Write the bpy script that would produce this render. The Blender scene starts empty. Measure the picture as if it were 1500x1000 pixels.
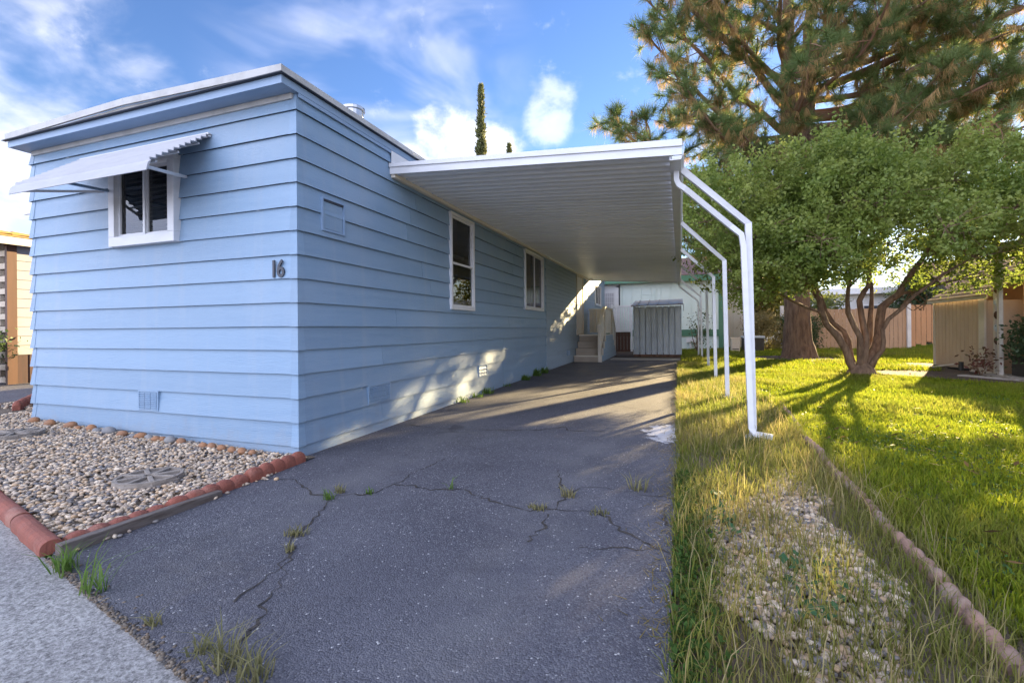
import bpy, math, random
import numpy as np
from mathutils import Vector, Matrix, noise as mnoise

random.seed(7)
RNG = np.random.default_rng(11)
R = math.radians
SC = bpy.context.scene
COL = SC.collection

# ------------------------------------------------------------------ camera
F_PX, CX, CY = 687.0, 750.0, 483.0
YAW = R(19.7)
CAM_H = 1.055
cd = bpy.data.cameras.new('camera')
cd.sensor_fit = 'HORIZONTAL'
cd.sensor_width = 36.0
cd.lens = F_PX / 1500 * 36
cd.shift_y = -(500 - CY) / 1500
cd.clip_start = 0.05
cd.clip_end = 3000
cam = bpy.data.objects.new('camera', cd)
COL.objects.link(cam)
cam.location = (0, 0, CAM_H)
cam.rotation_euler = (Matrix.Rotation(YAW, 3, 'Z') @ Matrix.Rotation(R(90), 3, 'X') @ Matrix.Rotation(R(-0.45), 3, 'Z')).to_euler()
SC.camera = cam

# ------------------------------------------------------------------ light
SUN_AZ, SUN_EL = R(24.5), R(14.4)
sun_dir = Vector((math.sin(SUN_AZ) * math.cos(SUN_EL), math.cos(SUN_AZ) * math.cos(SUN_EL), math.sin(SUN_EL)))
sl = bpy.data.lights.new('sun', 'SUN')
sl.energy = 5.0
sl.angle = R(0.6)
sl.color = (1.0, 0.76, 0.40)
sun = bpy.data.objects.new('sun', sl)
COL.objects.link(sun)
sun.rotation_euler = sun_dir.to_track_quat('Z', 'Y').to_euler()
sun.location = (10, 30, 20)

SC.view_settings.view_transform = 'Standard'
SC.view_settings.look = 'None'
SC.view_settings.gamma = 1.0
SC.view_settings.exposure = 2.6
SC.cycles.max_bounces = 8
SC.cycles.diffuse_bounces = 6
SC.cycles.transparent_max_bounces = 12


def px_dir(px, py):
    x = (px - CX) / F_PX
    z = (CY - py) / F_PX
    c, s = math.cos(YAW), math.sin(YAW)
    return Vector((x * c - s, x * s + c, z))


def build_world():
    w = bpy.data.worlds.new('World')
    SC.world = w
    w.use_nodes = True
    nt = w.node_tree
    nt.nodes.clear()
    N = nt.nodes.new
    L = nt.links.new
    out = N('ShaderNodeOutputWorld')
    bg = N('ShaderNodeBackground')
    bg.inputs['Strength'].default_value = 0.12
    sky = N('ShaderNodeTexSky')
    sky.sky_type = 'NISHITA'
    sky.sun_disc = False
    sky.sun_elevation = SUN_EL
    sky.sun_rotation = SUN_AZ
    sky.air_density = 1.0
    sky.dust_density = 0.1
    sky.ozone_density = 3.0
    hsv = N('ShaderNodeHueSaturation')
    hsv.inputs['Hue'].default_value = 0.513
    hsv.inputs['Saturation'].default_value = 1.10
    hsv.inputs['Value'].default_value = 0.405
    L(sky.outputs[0], hsv.inputs['Color'])
    tc = N('ShaderNodeTexCoord')
    nrm = N('ShaderNodeVectorMath'); nrm.operation = 'NORMALIZE'
    L(tc.outputs['Generated'], nrm.inputs[0])
    D = nrm.outputs[0]

    def math_n(op, a, b=None, clamp=False):
        m = N('ShaderNodeMath'); m.operation = op; m.use_clamp = clamp
        for i, v in enumerate((a, b)):
            if v is None: continue
            if isinstance(v, (int, float)): m.inputs[i].default_value = v
            else: L(v, m.inputs[i])
        return m.outputs[0]

    def noise_n(scale, detail, rough, dist=0.0, stretch=(1, 1, 1), off=(0, 0, 0)):
        mp = N('ShaderNodeMapping')
        mp.inputs['Scale'].default_value = stretch
        mp.inputs['Location'].default_value = off
        L(D, mp.inputs['Vector'])
        n = N('ShaderNodeTexNoise')
        n.inputs['Scale'].default_value = scale
        n.inputs['Detail'].default_value = detail
        n.inputs['Roughness'].default_value = rough
        n.inputs['Distortion'].default_value = dist
        L(mp.outputs[0], n.inputs['Vector'])
        return n.outputs['Fac']

    def ramp(v, a, b):
        m = N('ShaderNodeMapRange'); m.interpolation_type = 'SMOOTHSTEP'
        L(v, m.inputs['Value'])
        m.inputs['From Min'].default_value = a
        m.inputs['From Max'].default_value = b
        return m.outputs[0]

    def lobe(px, py, rad_px_in, rad_px_out):
        c = px_dir(px, py).normalized()
        dn = N('ShaderNodeVectorMath'); dn.operation = 'DOT_PRODUCT'
        L(D, dn.inputs[0]); dn.inputs[1].default_value = c
        x = abs(px - CX) / F_PX
        k = 1 / (1 + x * x)                       # angular size of a pixel off axis
        a_in, a_out = rad_px_in / F_PX * k, rad_px_out / F_PX * k
        return ramp(dn.outputs['Value'], math.cos(a_out), math.cos(a_in))

    soft = noise_n(2.2, 5, 0.55, 0.6, (1, 1, 2.2), (3.1, 0.4, 1.7))
    fine = noise_n(9.0, 7, 0.6, 0.3, (1, 1, 1.6), (0.3, 5.2, 2.0))
    puffn = noise_n(9.0, 8, 0.6, 0.15, (1, 1, 1.3), (1.0, 2.0, 0.2))
    # broken cloud over the whole sky, thinner in the blue part in front
    blue = math_n('MAXIMUM', lobe(900, 20, 180, 620), lobe(300, -60, 120, 420))
    cov = math_n('SUBTRACT', soft, math_n('MULTIPLY', blue, 0.19))
    cov = math_n('ADD', cov, math_n('MULTIPLY', lobe(60, 150, 60, 420), 0.13))
    cov = math_n('ADD', cov, math_n('MULTIPLY', math_n('SUBTRACT', fine, 0.5), 0.22))
    # away from the sun, unseen front-lit cloud is thickened and brightened to fill shaded walls
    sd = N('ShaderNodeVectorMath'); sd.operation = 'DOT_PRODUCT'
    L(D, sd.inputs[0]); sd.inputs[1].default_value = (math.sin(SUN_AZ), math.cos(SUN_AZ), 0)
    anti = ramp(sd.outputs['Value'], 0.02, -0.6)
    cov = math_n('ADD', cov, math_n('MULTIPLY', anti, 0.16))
    veil = math_n('MULTIPLY', ramp(cov, 0.36, 0.62), 0.82)
    # the streak above the house roof
    st = math_n('MULTIPLY', lobe(560, 120, 20, 230), ramp(noise_n(3.5, 4, 0.5, 0.8, (1, 1, 3), (7, 1, 0)), 0.35, 0.7))
    veil = math_n('MAXIMUM', veil, math_n('MULTIPLY', st, 0.55))

    def puff(px, py, r):
        l = lobe(px, py, r * 0.1, r * 1.25)
        return ramp(math_n('ADD', l, math_n('MULTIPLY', math_n('SUBTRACT', puffn, 0.5), 2.6)), 0.22, 1.05)
    p = puff(665, 215, 62)
    for a in ((720, 235, 55), (610, 245, 45), (560, 240, 35), (640, 190, 35)):
        p = math_n('MAXIMUM', p, puff(*a))
    p = math_n('MAXIMUM', p, math_n('MULTIPLY', puff(806, 168, 42), 0.55))
    ccol = N('ShaderNodeMix'); ccol.data_type = 'RGBA'
    ccol.inputs['A'].default_value = (2.15, 2.4, 3.4, 1)
    ccol.inputs['B'].default_value = (2.9, 2.95, 3.35, 1)
    L(ramp(fine, 0.35, 0.65), ccol.inputs['Factor'])
    mx = N('ShaderNodeMix'); mx.data_type = 'RGBA'
    L(veil, mx.inputs['Factor']); L(hsv.outputs[0], mx.inputs['A'])
    lit = N('ShaderNodeVectorMath'); lit.operation = 'SCALE'
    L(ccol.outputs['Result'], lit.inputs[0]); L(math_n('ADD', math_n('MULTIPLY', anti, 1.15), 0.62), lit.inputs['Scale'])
    L(lit.outputs[0], mx.inputs['B'])
    pc = N('ShaderNodeMix'); pc.data_type = 'RGBA'
    pc.inputs['A'].default_value = (1.55, 1.6, 1.9, 1); pc.inputs['B'].default_value = (2.6, 2.55, 2.6, 1)
    L(ramp(math_n('ADD', math_n('MULTIPLY', fine, 0.6), math_n('MULTIPLY', puffn, 0.4)), 0.38, 0.58), pc.inputs['Factor'])
    mx2 = N('ShaderNodeMix'); mx2.data_type = 'RGBA'
    L(pc.outputs['Result'], mx2.inputs['B'])
    L(math_n('MULTIPLY', p, 0.72), mx2.inputs['Factor']); L(mx.outputs['Result'], mx2.inputs['A'])
    L(mx2.outputs['Result'], bg.inputs['Color'])
    L(bg.outputs[0], out.inputs['Surface'])


build_world()

# ------------------------------------------------------------------ helpers
ORIG = {}


def link(o, parent=None):
    COL.objects.link(o)
    if parent is not None:
        o.parent = parent
    return o


def tag(o, label=None, cat=None, group=None, kind=None):
    if label: o['label'] = label
    if cat: o['category'] = cat
    if group: o['group'] = group
    if kind: o['kind'] = kind
    return o


def thing(name, label, cat, loc=(0, 0, 0), group=None):
    o = bpy.data.objects.new(name, None)
    o.empty_display_size = 0.1
    o.location = loc
    COL.objects.link(o)
    ORIG[o.name] = Vector(loc)
    return tag(o, label, cat, group)


def origin_of(o):
    while o is not None:
        if o.name in ORIG: return ORIG[o.name]
        o = o.parent
    return Vector((0, 0, 0))


class MB:
    def __init__(self):
        self.v, self.f = [], []

    def face(self, pts):
        i = len(self.v)
        self.v += [tuple(p) for p in pts]
        self.f.append(tuple(range(i, i + len(pts))))
        return self

    def box(self, x0, x1, y0, y1, z0, z1):
        return self.hexa([(x0, y0, z0), (x1, y0, z0), (x1, y1, z0), (x0, y1, z0), (x0, y0, z1), (x1, y0, z1), (x1, y1, z1), (x0, y1, z1)])

    def hexa(self, p):
        i = len(self.v)
        self.v += [tuple(q) for q in p]
        for f in ((3, 2, 1, 0), (4, 5, 6, 7), (0, 1, 5, 4), (1, 2, 6, 5), (2, 3, 7, 6), (3, 0, 4, 7)):
            self.f.append(tuple(i + k for k in f))
        return self

    def extrude(self, prof, a, b):
        """prof: list of 3D points (one end, in order); a,b: offset vectors of both ends"""
        n = len(prof); i = len(self.v)
        a, b = Vector(a), Vector(b)
        self.v += [tuple(Vector(p) + a) for p in prof] + [tuple(Vector(p) + b) for p in prof]
        for k in range(n):
            l = (k + 1) % n
            self.f.append((i + k, i + l, i + n + l, i + n + k))
        self.f.append(tuple(i + k for k in reversed(range(n))))
        self.f.append(tuple(i + n + k for k in range(n)))
        return self

    def tube(self, path, rad, n=6, sq=None, cap=True, up=None):
        """round tube (or square, sq=(w,h)) along a path"""
        P = [Vector(p) for p in path]
        m = len(P)
        if not hasattr(rad, '__len__'): rad = [rad] * m
        i0 = len(self.v)
        ref = Vector(up) if up else None
        for k in range(m):
            t = (P[min(k + 1, m - 1)] - P[max(k - 1, 0)])
            t = t.normalized() if t.length > 1e-9 else Vector((0, 0, 1))
            if ref is None:
                ref = Vector((1, 0, 0)) if abs(t.x) < 0.8 else Vector((0, 1, 0))
            b = t.cross(ref)
            if b.length < 1e-4: b = t.orthogonal()
            b.normalize()
            a = b.cross(t).normalized()
            if up is None: ref = a
            if sq:
                w, h = sq
                for (u, w2) in ((1, 1), (-1, 1), (-1, -1), (1, -1)):
                    self.v.append(tuple(P[k] + a * (w / 2 * u) + b * (h / 2 * w2)))
            else:
                for q in range(n):
                    an = 2 * math.pi * q / n
                    self.v.append(tuple(P[k] + (a * math.cos(an) + b * math.sin(an)) * rad[k]))
        nn = 4 if sq else n
        for k in range(m - 1):
            for q in range(nn):
                r = (q + 1) % nn
                self.f.append((i0 + k * nn + q, i0 + k * nn + r, i0 + (k + 1) * nn + r, i0 + (k + 1) * nn + q))
        if cap:
            self.f.append(tuple(i0 + q for q in reversed(range(nn))))
            self.f.append(tuple(i0 + (m - 1) * nn + q for q in range(nn)))
        return self

    def lathe(self, c, prof, n=16):
        i0 = len(self.v)
        for (r, z) in prof:
            for q in range(n):
                a = 2 * math.pi * q / n
                self.v.append((c[0] + r * math.cos(a), c[1] + r * math.sin(a), c[2] + z))
        for k in range(len(prof) - 1):
            for q in range(n):
                r = (q + 1) % n
                self.f.append((i0 + k * n + q, i0 + k * n + r, i0 + (k + 1) * n + r, i0 + (k + 1) * n + q))
        self.f.append(tuple(i0 + q for q in reversed(range(n))))
        self.f.append(tuple(i0 + (len(prof) - 1) * n + q for q in range(n)))
        return self

    def build(self, name, mat, parent=None, smooth=False, bevel=0.0, local=False):
        o0 = Vector((0, 0, 0)) if local else (origin_of(parent) if parent else Vector((0, 0, 0)))
        me = bpy.data.meshes.new(name)
        me.from_pydata([(v[0] - o0.x, v[1] - o0.y, v[2] - o0.z) for v in self.v], [], self.f)
        me.materials.append(mat)
        if smooth:
            me.polygons.foreach_set('use_smooth', [True] * len(me.polygons))
        me.update()
        o = bpy.data.objects.new(name, me)
        link(o, parent)
        if bevel:
            m = o.modifiers.new('bevel', 'BEVEL'); m.width = bevel; m.segments = 2; m.limit_method = 'ANGLE'; m.angle_limit = R(40)
        return o


def box(name, mat, parent, x0, x1, y0, y1, z0, z1, bevel=0.0):
    return MB().box(x0, x1, y0, y1, z0, z1).build(name, mat, parent, bevel=bevel)


def np_mesh(name, V, Fc, mat, parent=None, col=None, smooth=False):
    V = np.asarray(V, dtype=np.float32); Fc = np.asarray(Fc, dtype=np.int32)
    if parent is not None:
        o0 = origin_of(parent)
        V = V - np.array(o0[:], dtype=np.float32)
    k = Fc.shape[1]
    me = bpy.data.meshes.new(name)
    me.vertices.add(len(V)); me.vertices.foreach_set('co', V.ravel())
    me.loops.add(Fc.size); me.loops.foreach_set('vertex_index', Fc.ravel())
    me.polygons.add(len(Fc))
    me.polygons.foreach_set('loop_start', np.arange(0, Fc.size, k, dtype=np.int32))
    me.polygons.foreach_set('loop_total', np.full(len(Fc), k, dtype=np.int32))
    if smooth:
        me.polygons.foreach_set('use_smooth', np.ones(len(Fc), dtype=bool))
    if col is not None:
        at = me.color_attributes.new('tint', 'FLOAT_COLOR', 'POINT')
        c4 = np.ones((len(V), 4), dtype=np.float32); c4[:, :3] = col
        at.data.foreach_set('color', c4.ravel())
    me.materials.append(mat)
    me.update(calc_edges=True)
    o = bpy.data.objects.new(name, me)
    return link(o, parent)


# ------------------------------------------------------------------ materials
MATS = {}


def pmat(name, c1, c2=None, scale=4.0, stretch=(1, 1, 1), rough=0.6, bump=0.0, bscale=None, metallic=0.0, spec=0.5,
         lo=0.35, hi=0.65, detail=6, c3=None, scale3=0.6, lo3=0.5, hi3=0.7, attr=False, transl=0.0, coat=0.0, rough2=None, bstretch=None):
    m = bpy.data.materials.new(name); m.use_nodes = True
    nt = m.node_tree; N = nt.nodes.new; L = nt.links.new
    p = nt.nodes['Principled BSDF']; out = nt.nodes['Material Output']
    p.inputs['Roughness'].default_value = rough
    p.inputs['Metallic'].default_value = metallic
    p.inputs['Specular IOR Level'].default_value = spec
    p.inputs['Coat Weight'].default_value = coat
    geo = N('ShaderNodeNewGeometry')

    def nz(sc, st, det=detail):
        mp = N('ShaderNodeMapping'); mp.inputs['Scale'].default_value = st
        L(geo.outputs['Position'], mp.inputs['Vector'])
        n = N('ShaderNodeTexNoise'); n.inputs['Scale'].default_value = sc; n.inputs['Detail'].default_value = det
        n.inputs['Roughness'].default_value = 0.6
        L(mp.outputs[0], n.inputs['Vector'])
        return n.outputs['Fac']

    def mr(v, a, b):
        q = N('ShaderNodeMapRange'); L(v, q.inputs['Value']); q.inputs['From Min'].default_value = a; q.inputs['From Max'].default_value = b
        return q.outputs[0]

    def mix(f, a, b, mode='MIX'):
        q = N('ShaderNodeMix'); q.data_type = 'RGBA'; q.blend_type = mode
        if isinstance(f, float): q.inputs['Factor'].default_value = f
        else: L(f, q.inputs['Factor'])
        for s, v in (('A', a), ('B', b)):
            if isinstance(v, tuple): q.inputs[s].default_value = (*v, 1)
            else: L(v, q.inputs[s])
        return q.outputs['Result']
    col = None
    if c2 is not None:
        fac = mr(nz(scale, stretch), lo, hi)
        col = mix(fac, tuple(c1), tuple(c2))
        if rough2 is not None:
            q = N('ShaderNodeMapRange'); L(fac, q.inputs['Value']); q.inputs['To Min'].default_value = rough; q.inputs['To Max'].default_value = rough2
            L(q.outputs[0], p.inputs['Roughness'])
    if c3 is not None:
        col = mix(mr(nz(scale3, (1, 1, 1)), lo3, hi3), col if col is not None else tuple(c1), tuple(c3))
    if attr:
        a = N('ShaderNodeVertexColor'); a.layer_name = 'tint'
        col = mix(1.0, col, a.outputs['Color'], 'MULTIPLY') if col is not None else a.outputs['Color']
    if col is None:
        p.inputs['Base Color'].default_value = (*c1, 1)
    else:
        L(col, p.inputs['Base Color'])
    if bump:
        b = N('ShaderNodeBump'); b.inputs['Strength'].default_value = 1.0; b.inputs['Distance'].default_value = bump
        L(nz(bscale or scale, bstretch or stretch), b.inputs['Height'])
        L(b.outputs[0], p.inputs['Normal'])
    if transl:
        t = N('ShaderNodeBsdfTranslucent'); ms = N('ShaderNodeMixShader'); ms.inputs[0].default_value = transl
        if col is not None: L(col, t.inputs['Color'])
        else: t.inputs['Color'].default_value = (*c1, 1)
        L(p.outputs[0], ms.inputs[1]); L(t.outputs[0], ms.inputs[2]); L(ms.outputs[0], out.inputs['Surface'])
    MATS[name] = m
    return m


def glass_mat():
    m = bpy.data.materials.new('window_glass'); m.use_nodes = True
    nt = m.node_tree; N = nt.nodes.new; L = nt.links.new
    nt.nodes.remove(nt.nodes['Principled BSDF'])
    t = N('ShaderNodeBsdfTransparent'); t.inputs[0].default_value = (0.55, 0.6, 0.6, 1)
    g = N('ShaderNodeBsdfGlossy'); g.inputs['Roughness'].default_value = 0.02
    lw = N('ShaderNodeFresnel'); lw.inputs[0].default_value = 1.75
    ms = N('ShaderNodeMixShader')
    L(lw.outputs[0], ms.inputs[0]); L(t.outputs[0], ms.inputs[1]); L(g.outputs[0], ms.inputs[2])
    L(ms.outputs[0], nt.nodes['Material Output'].inputs['Surface'])
    return m


def asphalt_mat():
    m = pmat('asphalt', (0.104, 0.104, 0.124), (0.062, 0.062, 0.078), 1.1, rough=0.82, spec=0.35)
    nt = m.node_tree; N = nt.nodes.new; L = nt.links.new
    p = nt.nodes['Principled BSDF']
    base = p.inputs['Base Color'].links[0].from_socket
    geo = [n for n in nt.nodes if n.type == 'NEW_GEOMETRY'][0]

    def nz(sc, det=4, rough=0.6):
        n = N('ShaderNodeTexNoise'); n.inputs['Scale'].default_value = sc; n.inputs['Detail'].default_value = det; n.inputs['Roughness'].default_value = rough
        L(geo.outputs['Position'], n.inputs['Vector']); return n.outputs['Fac']

    def mr(v, a, b, c=0.0, d=1.0):
        q = N('ShaderNodeMapRange'); L(v, q.inputs['Value'])
        for k, x in zip(('From Min', 'From Max', 'To Min', 'To Max'), (a, b, c, d)): q.inputs[k].default_value = x
        return q.outputs[0]

    def mix(f, a, b, mode='MIX'):
        q = N('ShaderNodeMix'); q.data_type = 'RGBA'; q.blend_type = mode
        L(f, q.inputs['Factor']); L(a, q.inputs['A'])
        if isinstance(b, tuple): q.inputs['B'].default_value = (*b, 1)
        else: L(b, q.inputs['B'])
        return q.outputs['Result']

    def mth(op, a, b):
        q = N('ShaderNodeMath'); q.operation = op
        for i, v in enumerate((a, b)):
            if isinstance(v, (int, float)): q.inputs[i].default_value = v
            else: L(v, q.inputs[i])
        return q.outputs[0]
    vo = N('ShaderNodeTexVoronoi'); vo.inputs['Scale'].default_value = 150; L(geo.outputs['Position'], vo.inputs['Vector'])
    sep = N('ShaderNodeSeparateColor'); L(vo.outputs['Color'], sep.inputs[0])
    worn = nz(0.9, 5)
    # stones showing through where the seal coat has worn
    st = mth('MULTIPLY', mr(sep.outputs[0], 0.62, 0.8), mr(worn, 0.35, 0.7, 0.25, 0.95))
    col = mix(st, base, (0.175, 0.175, 0.19))
    st2 = mr(sep.outputs[1], 0.990, 0.996)
    col = mix(st2, col, (0.42, 0.42, 0.42))
    dark = mr(sep.outputs[2], 0.8, 0.95, 0, 0.7)
    col = mix(dark, col, (0.035, 0.035, 0.042))
    # dusty brown towards the far end of the drive
    sp = N('ShaderNodeSeparateXYZ'); L(geo.outputs['Position'], sp.inputs[0])
    dust = mth('MULTIPLY', mr(sp.outputs['Y'], 6.5, 14, 0, 0.75), mr(nz(1.6, 5), 0.3, 0.65))
    col = mix(dust, col, (0.20, 0.165, 0.14))
    dust2 = mth('MULTIPLY', mr(nz(0.55, 4), 0.55, 0.75, 0, 0.5), mr(nz(14, 4), 0.35, 0.6))
    col = mix(dust2, col, (0.19, 0.17, 0.15))
    # wheel tracks worn paler, old oil marks
    wv = mth('ABSOLUTE', mth('SUBTRACT', mth('ABSOLUTE', mth('ADD', sp.outputs['X'], 1.45), 0), 0.72), 0)
    trk = mth('MULTIPLY', mr(wv, 0.34, 0.05, 0, 0.5), mr(nz(2.4, 6, 0.7), 0.38, 0.62))
    col = mix(trk, col, (0.15, 0.148, 0.155))
    oil = mth('MULTIPLY', mr(nz(1.9, 5, 0.62), 0.60, 0.68, 0, 0.6), mr(nz(0.7, 2), 0.45, 0.6))
    col = mix(oil, col, (0.032, 0.031, 0.036))
    # white paint drips
    spl = mth('MULTIPLY', mr(nz(7.0, 5, 0.65), 0.715, 0.735), mr(nz(1.1, 2), 0.5, 0.6))
    col = mix(spl, col, (0.62, 0.62, 0.64))
    # the spilled white patch by the right edge
    dv = N('ShaderNodeVectorMath'); dv.operation = 'SUBTRACT'; L(geo.outputs['Position'], dv.inputs[0]); dv.inputs[1].default_value = (-0.13, 4.9, 0)
    dm = N('ShaderNodeVectorMath'); dm.operation = 'MULTIPLY'; L(dv.outputs[0], dm.inputs[0]); dm.inputs[1].default_value = (1 / 0.17, 1 / 0.42, 0)
    ln = N('ShaderNodeVectorMath'); ln.operation = 'LENGTH'; L(dm.outputs[0], ln.inputs[0])
    pt = mr(mth('ADD', ln.outputs['Value'], mth('MULTIPLY', mth('SUBTRACT', nz(9, 6, 0.7), 0.5), 3.2)), 1.05, 0.8)
    col = mix(pt, col, (0.5, 0.5, 0.53))
    L(col, p.inputs['Base Color'])
    b = N('ShaderNodeBump'); b.inputs['Strength'].default_value = 1.0; b.inputs['Distance'].default_value = 0.006
    h = mth('ADD', mth('MULTIPLY', vo.outputs['Distance'], -0.6), mth('MULTIPLY', nz(30, 5), 0.6))
    L(h, b.inputs['Height']); L(b.outputs[0], p.inputs['Normal'])
    return m


def concrete_mat():
    m = pmat('road_concrete', (0.40, 0.39, 0.37), (0.31, 0.30, 0.29), 1.1, rough=0.9, spec=0.2)
    nt = m.node_tree; N = nt.nodes.new; L = nt.links.new
    p = nt.nodes['Principled BSDF']
    base = p.inputs['Base Color'].links[0].from_socket
    geo = [n for n in nt.nodes if n.type == 'NEW_GEOMETRY'][0]
    n = N('ShaderNodeTexNoise'); n.inputs['Scale'].default_value = 70; n.inputs['Detail'].default_value = 6; n.inputs['Roughness'].default_value = 0.75
    L(geo.outputs['Position'], n.inputs['Vector'])
    q = N('ShaderNodeMapRange'); L(n.outputs['Fac'], q.inputs['Value'])
    for k, x in zip(('From Min', 'From Max', 'To Min', 'To Max'), (0.35, 0.66, 0.35, 1.5)): q.inputs[k].default_value = x
    mx = N('ShaderNodeMix'); mx.data_type = 'RGBA'; mx.blend_type = 'MULTIPLY'; mx.inputs['Factor'].default_value = 1
    L(base, mx.inputs['A']); L(q.outputs[0], mx.inputs['B']); L(mx.outputs['Result'], p.inputs['Base Color'])
    b = N('ShaderNodeBump'); b.inputs['Distance'].default_value = 0.008; L(n.outputs['Fac'], b.inputs['Height']); L(b.outputs[0], p.inputs['Normal'])
    return m


M_glass = glass_mat()
M_asphalt = asphalt_mat()
M_road = concrete_mat()
def weathered(m):
    """board to board colour variation and mud splashed on the lowest boards"""
    nt = m.node_tree; N = nt.nodes.new; L = nt.links.new
    p = nt.nodes['Principled BSDF']; base = p.inputs['Base Color'].links[0].from_socket
    geo = [n for n in nt.nodes if n.type == 'NEW_GEOMETRY'][0]
    oi = N('ShaderNodeObjectInfo')
    q = N('ShaderNodeMapRange'); L(oi.outputs['Random'], q.inputs['Value']); q.inputs['To Min'].default_value = 0.92; q.inputs['To Max'].default_value = 1.07
    mx = N('ShaderNodeMix'); mx.data_type = 'RGBA'; mx.blend_type = 'MULTIPLY'; mx.inputs['Factor'].default_value = 1
    L(base, mx.inputs['A']); L(q.outputs[0], mx.inputs['B'])
    sp = N('ShaderNodeSeparateXYZ'); L(geo.outputs['Position'], sp.inputs[0])
    n = N('ShaderNodeTexNoise'); n.inputs['Scale'].default_value = 7; n.inputs['Detail'].default_value = 8; n.inputs['Roughness'].default_value = 0.7; L(geo.outputs['Position'], n.inputs['Vector'])
    a = N('ShaderNodeMath'); a.operation = 'MULTIPLY_ADD'; L(sp.outputs['Z'], a.inputs[0]); a.inputs[1].default_value = -1.1; L(n.outputs['Fac'], a.inputs[2])
    r = N('ShaderNodeMapRange'); L(a.outputs[0], r.inputs['Value']); r.inputs['From Min'].default_value = 0.28; r.inputs['From Max'].default_value = 0.62; r.inputs['To Max'].default_value = 0.45
    m2 = N('ShaderNodeMix'); m2.data_type = 'RGBA'; L(r.outputs[0], m2.inputs['Factor']); L(mx.outputs['Result'], m2.inputs['A']); m2.inputs['B'].default_value = (0.27, 0.27, 0.27, 1)
    v = N('ShaderNodeTexNoise'); v.inputs['Scale'].default_value = 1.0; v.inputs['Detail'].default_value = 6
    mp = N('ShaderNodeMapping'); mp.inputs['Scale'].default_value = (9, 9, 0.5); L(geo.outputs['Position'], mp.inputs['Vector']); L(mp.outputs[0], v.inputs['Vector'])
    r2 = N('ShaderNodeMapRange'); L(v.outputs['Fac'], r2.inputs['Value']); r2.inputs['From Min'].default_value = 0.56; r2.inputs['From Max'].default_value = 0.8; r2.inputs['To Max'].default_value = 0.35
    m3 = N('ShaderNodeMix'); m3.data_type = 'RGBA'; L(r2.outputs[0], m3.inputs['Factor']); L(m2.outputs['Result'], m3.inputs['A']); m3.inputs['B'].default_value = (0.33, 0.38, 0.44, 1)
    L(m3.outputs['Result'], p.inputs['Base Color'])


M_blue = pmat('blue_paint', (0.195, 0.305, 0.44), (0.23, 0.34, 0.47), 3.0, (0.4, 0.4, 6), rough=0.36, bump=0.0035, bscale=9, spec=0.5,
              bstretch=(1.2, 1.2, 22), c3=(0.255, 0.35, 0.465), scale3=0.9, rough2=0.55)
M_bluevinyl = pmat('blue_vinyl', (0.26, 0.345, 0.44), (0.28, 0.365, 0.46), 2.0, (0.4, 0.4, 8), rough=0.5, bump=0.0015, bscale=12, bstretch=(1, 1, 14))
weathered(M_blue); weathered(M_bluevinyl)
M_bluetrim = pmat('blue_trim', (0.24, 0.345, 0.49), (0.21, 0.31, 0.45), 2.0, (1, 1, 3), rough=0.45)
M_white = pmat('white_metal', (0.66, 0.67, 0.69), (0.56, 0.57, 0.58), 3.0, (1, 1, 3), rough=0.38, lo=0.45, hi=0.8)
M_awn = pmat('awning_white', (0.40, 0.41, 0.44), (0.33, 0.34, 0.37), 3.0, (1, 4, 3), rough=0.5, lo=0.4, hi=0.8)
M_cap = pmat('roof_cap_metal', (0.46, 0.46, 0.45), (0.32, 0.32, 0.31), 5.0, rough=0.5, lo=0.45, hi=0.75)
M_drip = pmat('dark_drip_edge', (0.03, 0.035, 0.05), rough=0.6)
M_pan = pmat('carport_pan_paint', (0.80, 0.80, 0.78), (0.72, 0.72, 0.70), 1.2, (0.5, 2, 1), rough=0.33, lo=0.4, hi=0.7, spec=0.6)
M_cream = pmat('cream_paint', (0.72, 0.67, 0.57), (0.65, 0.60, 0.50), 2.5, rough=0.55)
M_dark = pmat('dark_room', (0.025, 0.022, 0.02), rough=0.9)
M_blind = pmat('blind_slat', (0.18, 0.17, 0.16), rough=0.6)
M_curtain = pmat('curtain', (0.30, 0.22, 0.17), (0.22, 0.16, 0.12), 14, (1, 3, 0.2), rough=0.9)
M_number = pmat('dark_number', (0.045, 0.05, 0.065), rough=0.5)
M_step = pmat('step_paint', (0.36, 0.30, 0.235), (0.30, 0.25, 0.195), 3.0, rough=0.65)
M_shed = pmat('shed_metal', (0.42, 0.48, 0.53), (0.47, 0.52, 0.56), 2.0, (1, 1, 0.4), rough=0.45, c3=(0.36, 0.40, 0.44), scale3=1.5)
M_shedroof = pmat('shed_roof_metal', (0.30, 0.30, 0.28), (0.36, 0.27, 0.17), 4.0, rough=0.55)
M_rust = pmat('rotten_base', (0.10, 0.05, 0.03), (0.22, 0.12, 0.08), 9.0, rough=0.9)
M_brick = pmat('red_edging', (0.30, 0.095, 0.062), (0.22, 0.075, 0.052), 9.0, rough=0.85, bump=0.006, bscale=60, c3=(0.36, 0.19, 0.14), scale3=5, lo3=0.55, hi3=0.75)
M_brick2 = pmat('faded_edging', (0.30, 0.185, 0.135), (0.20, 0.125, 0.095), 14.0, rough=0.9, bump=0.006, bscale=60, c3=(0.30, 0.25, 0.2), scale3=6)
M_wood = pmat('grey_timber', (0.10, 0.075, 0.062), (0.17, 0.145, 0.13), 6.0, (8, 1, 8), rough=0.9, bump=0.006, bscale=10)
M_soil = pmat('soil', (0.095, 0.070, 0.048), (0.14, 0.11, 0.078), 2.5, rough=0.95, bump=0.02, bscale=18)
M_dirt = pmat('dirt', (0.07, 0.045, 0.03), (0.105, 0.07, 0.045), 3.5, rough=0.95, bump=0.03, bscale=22)
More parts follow.
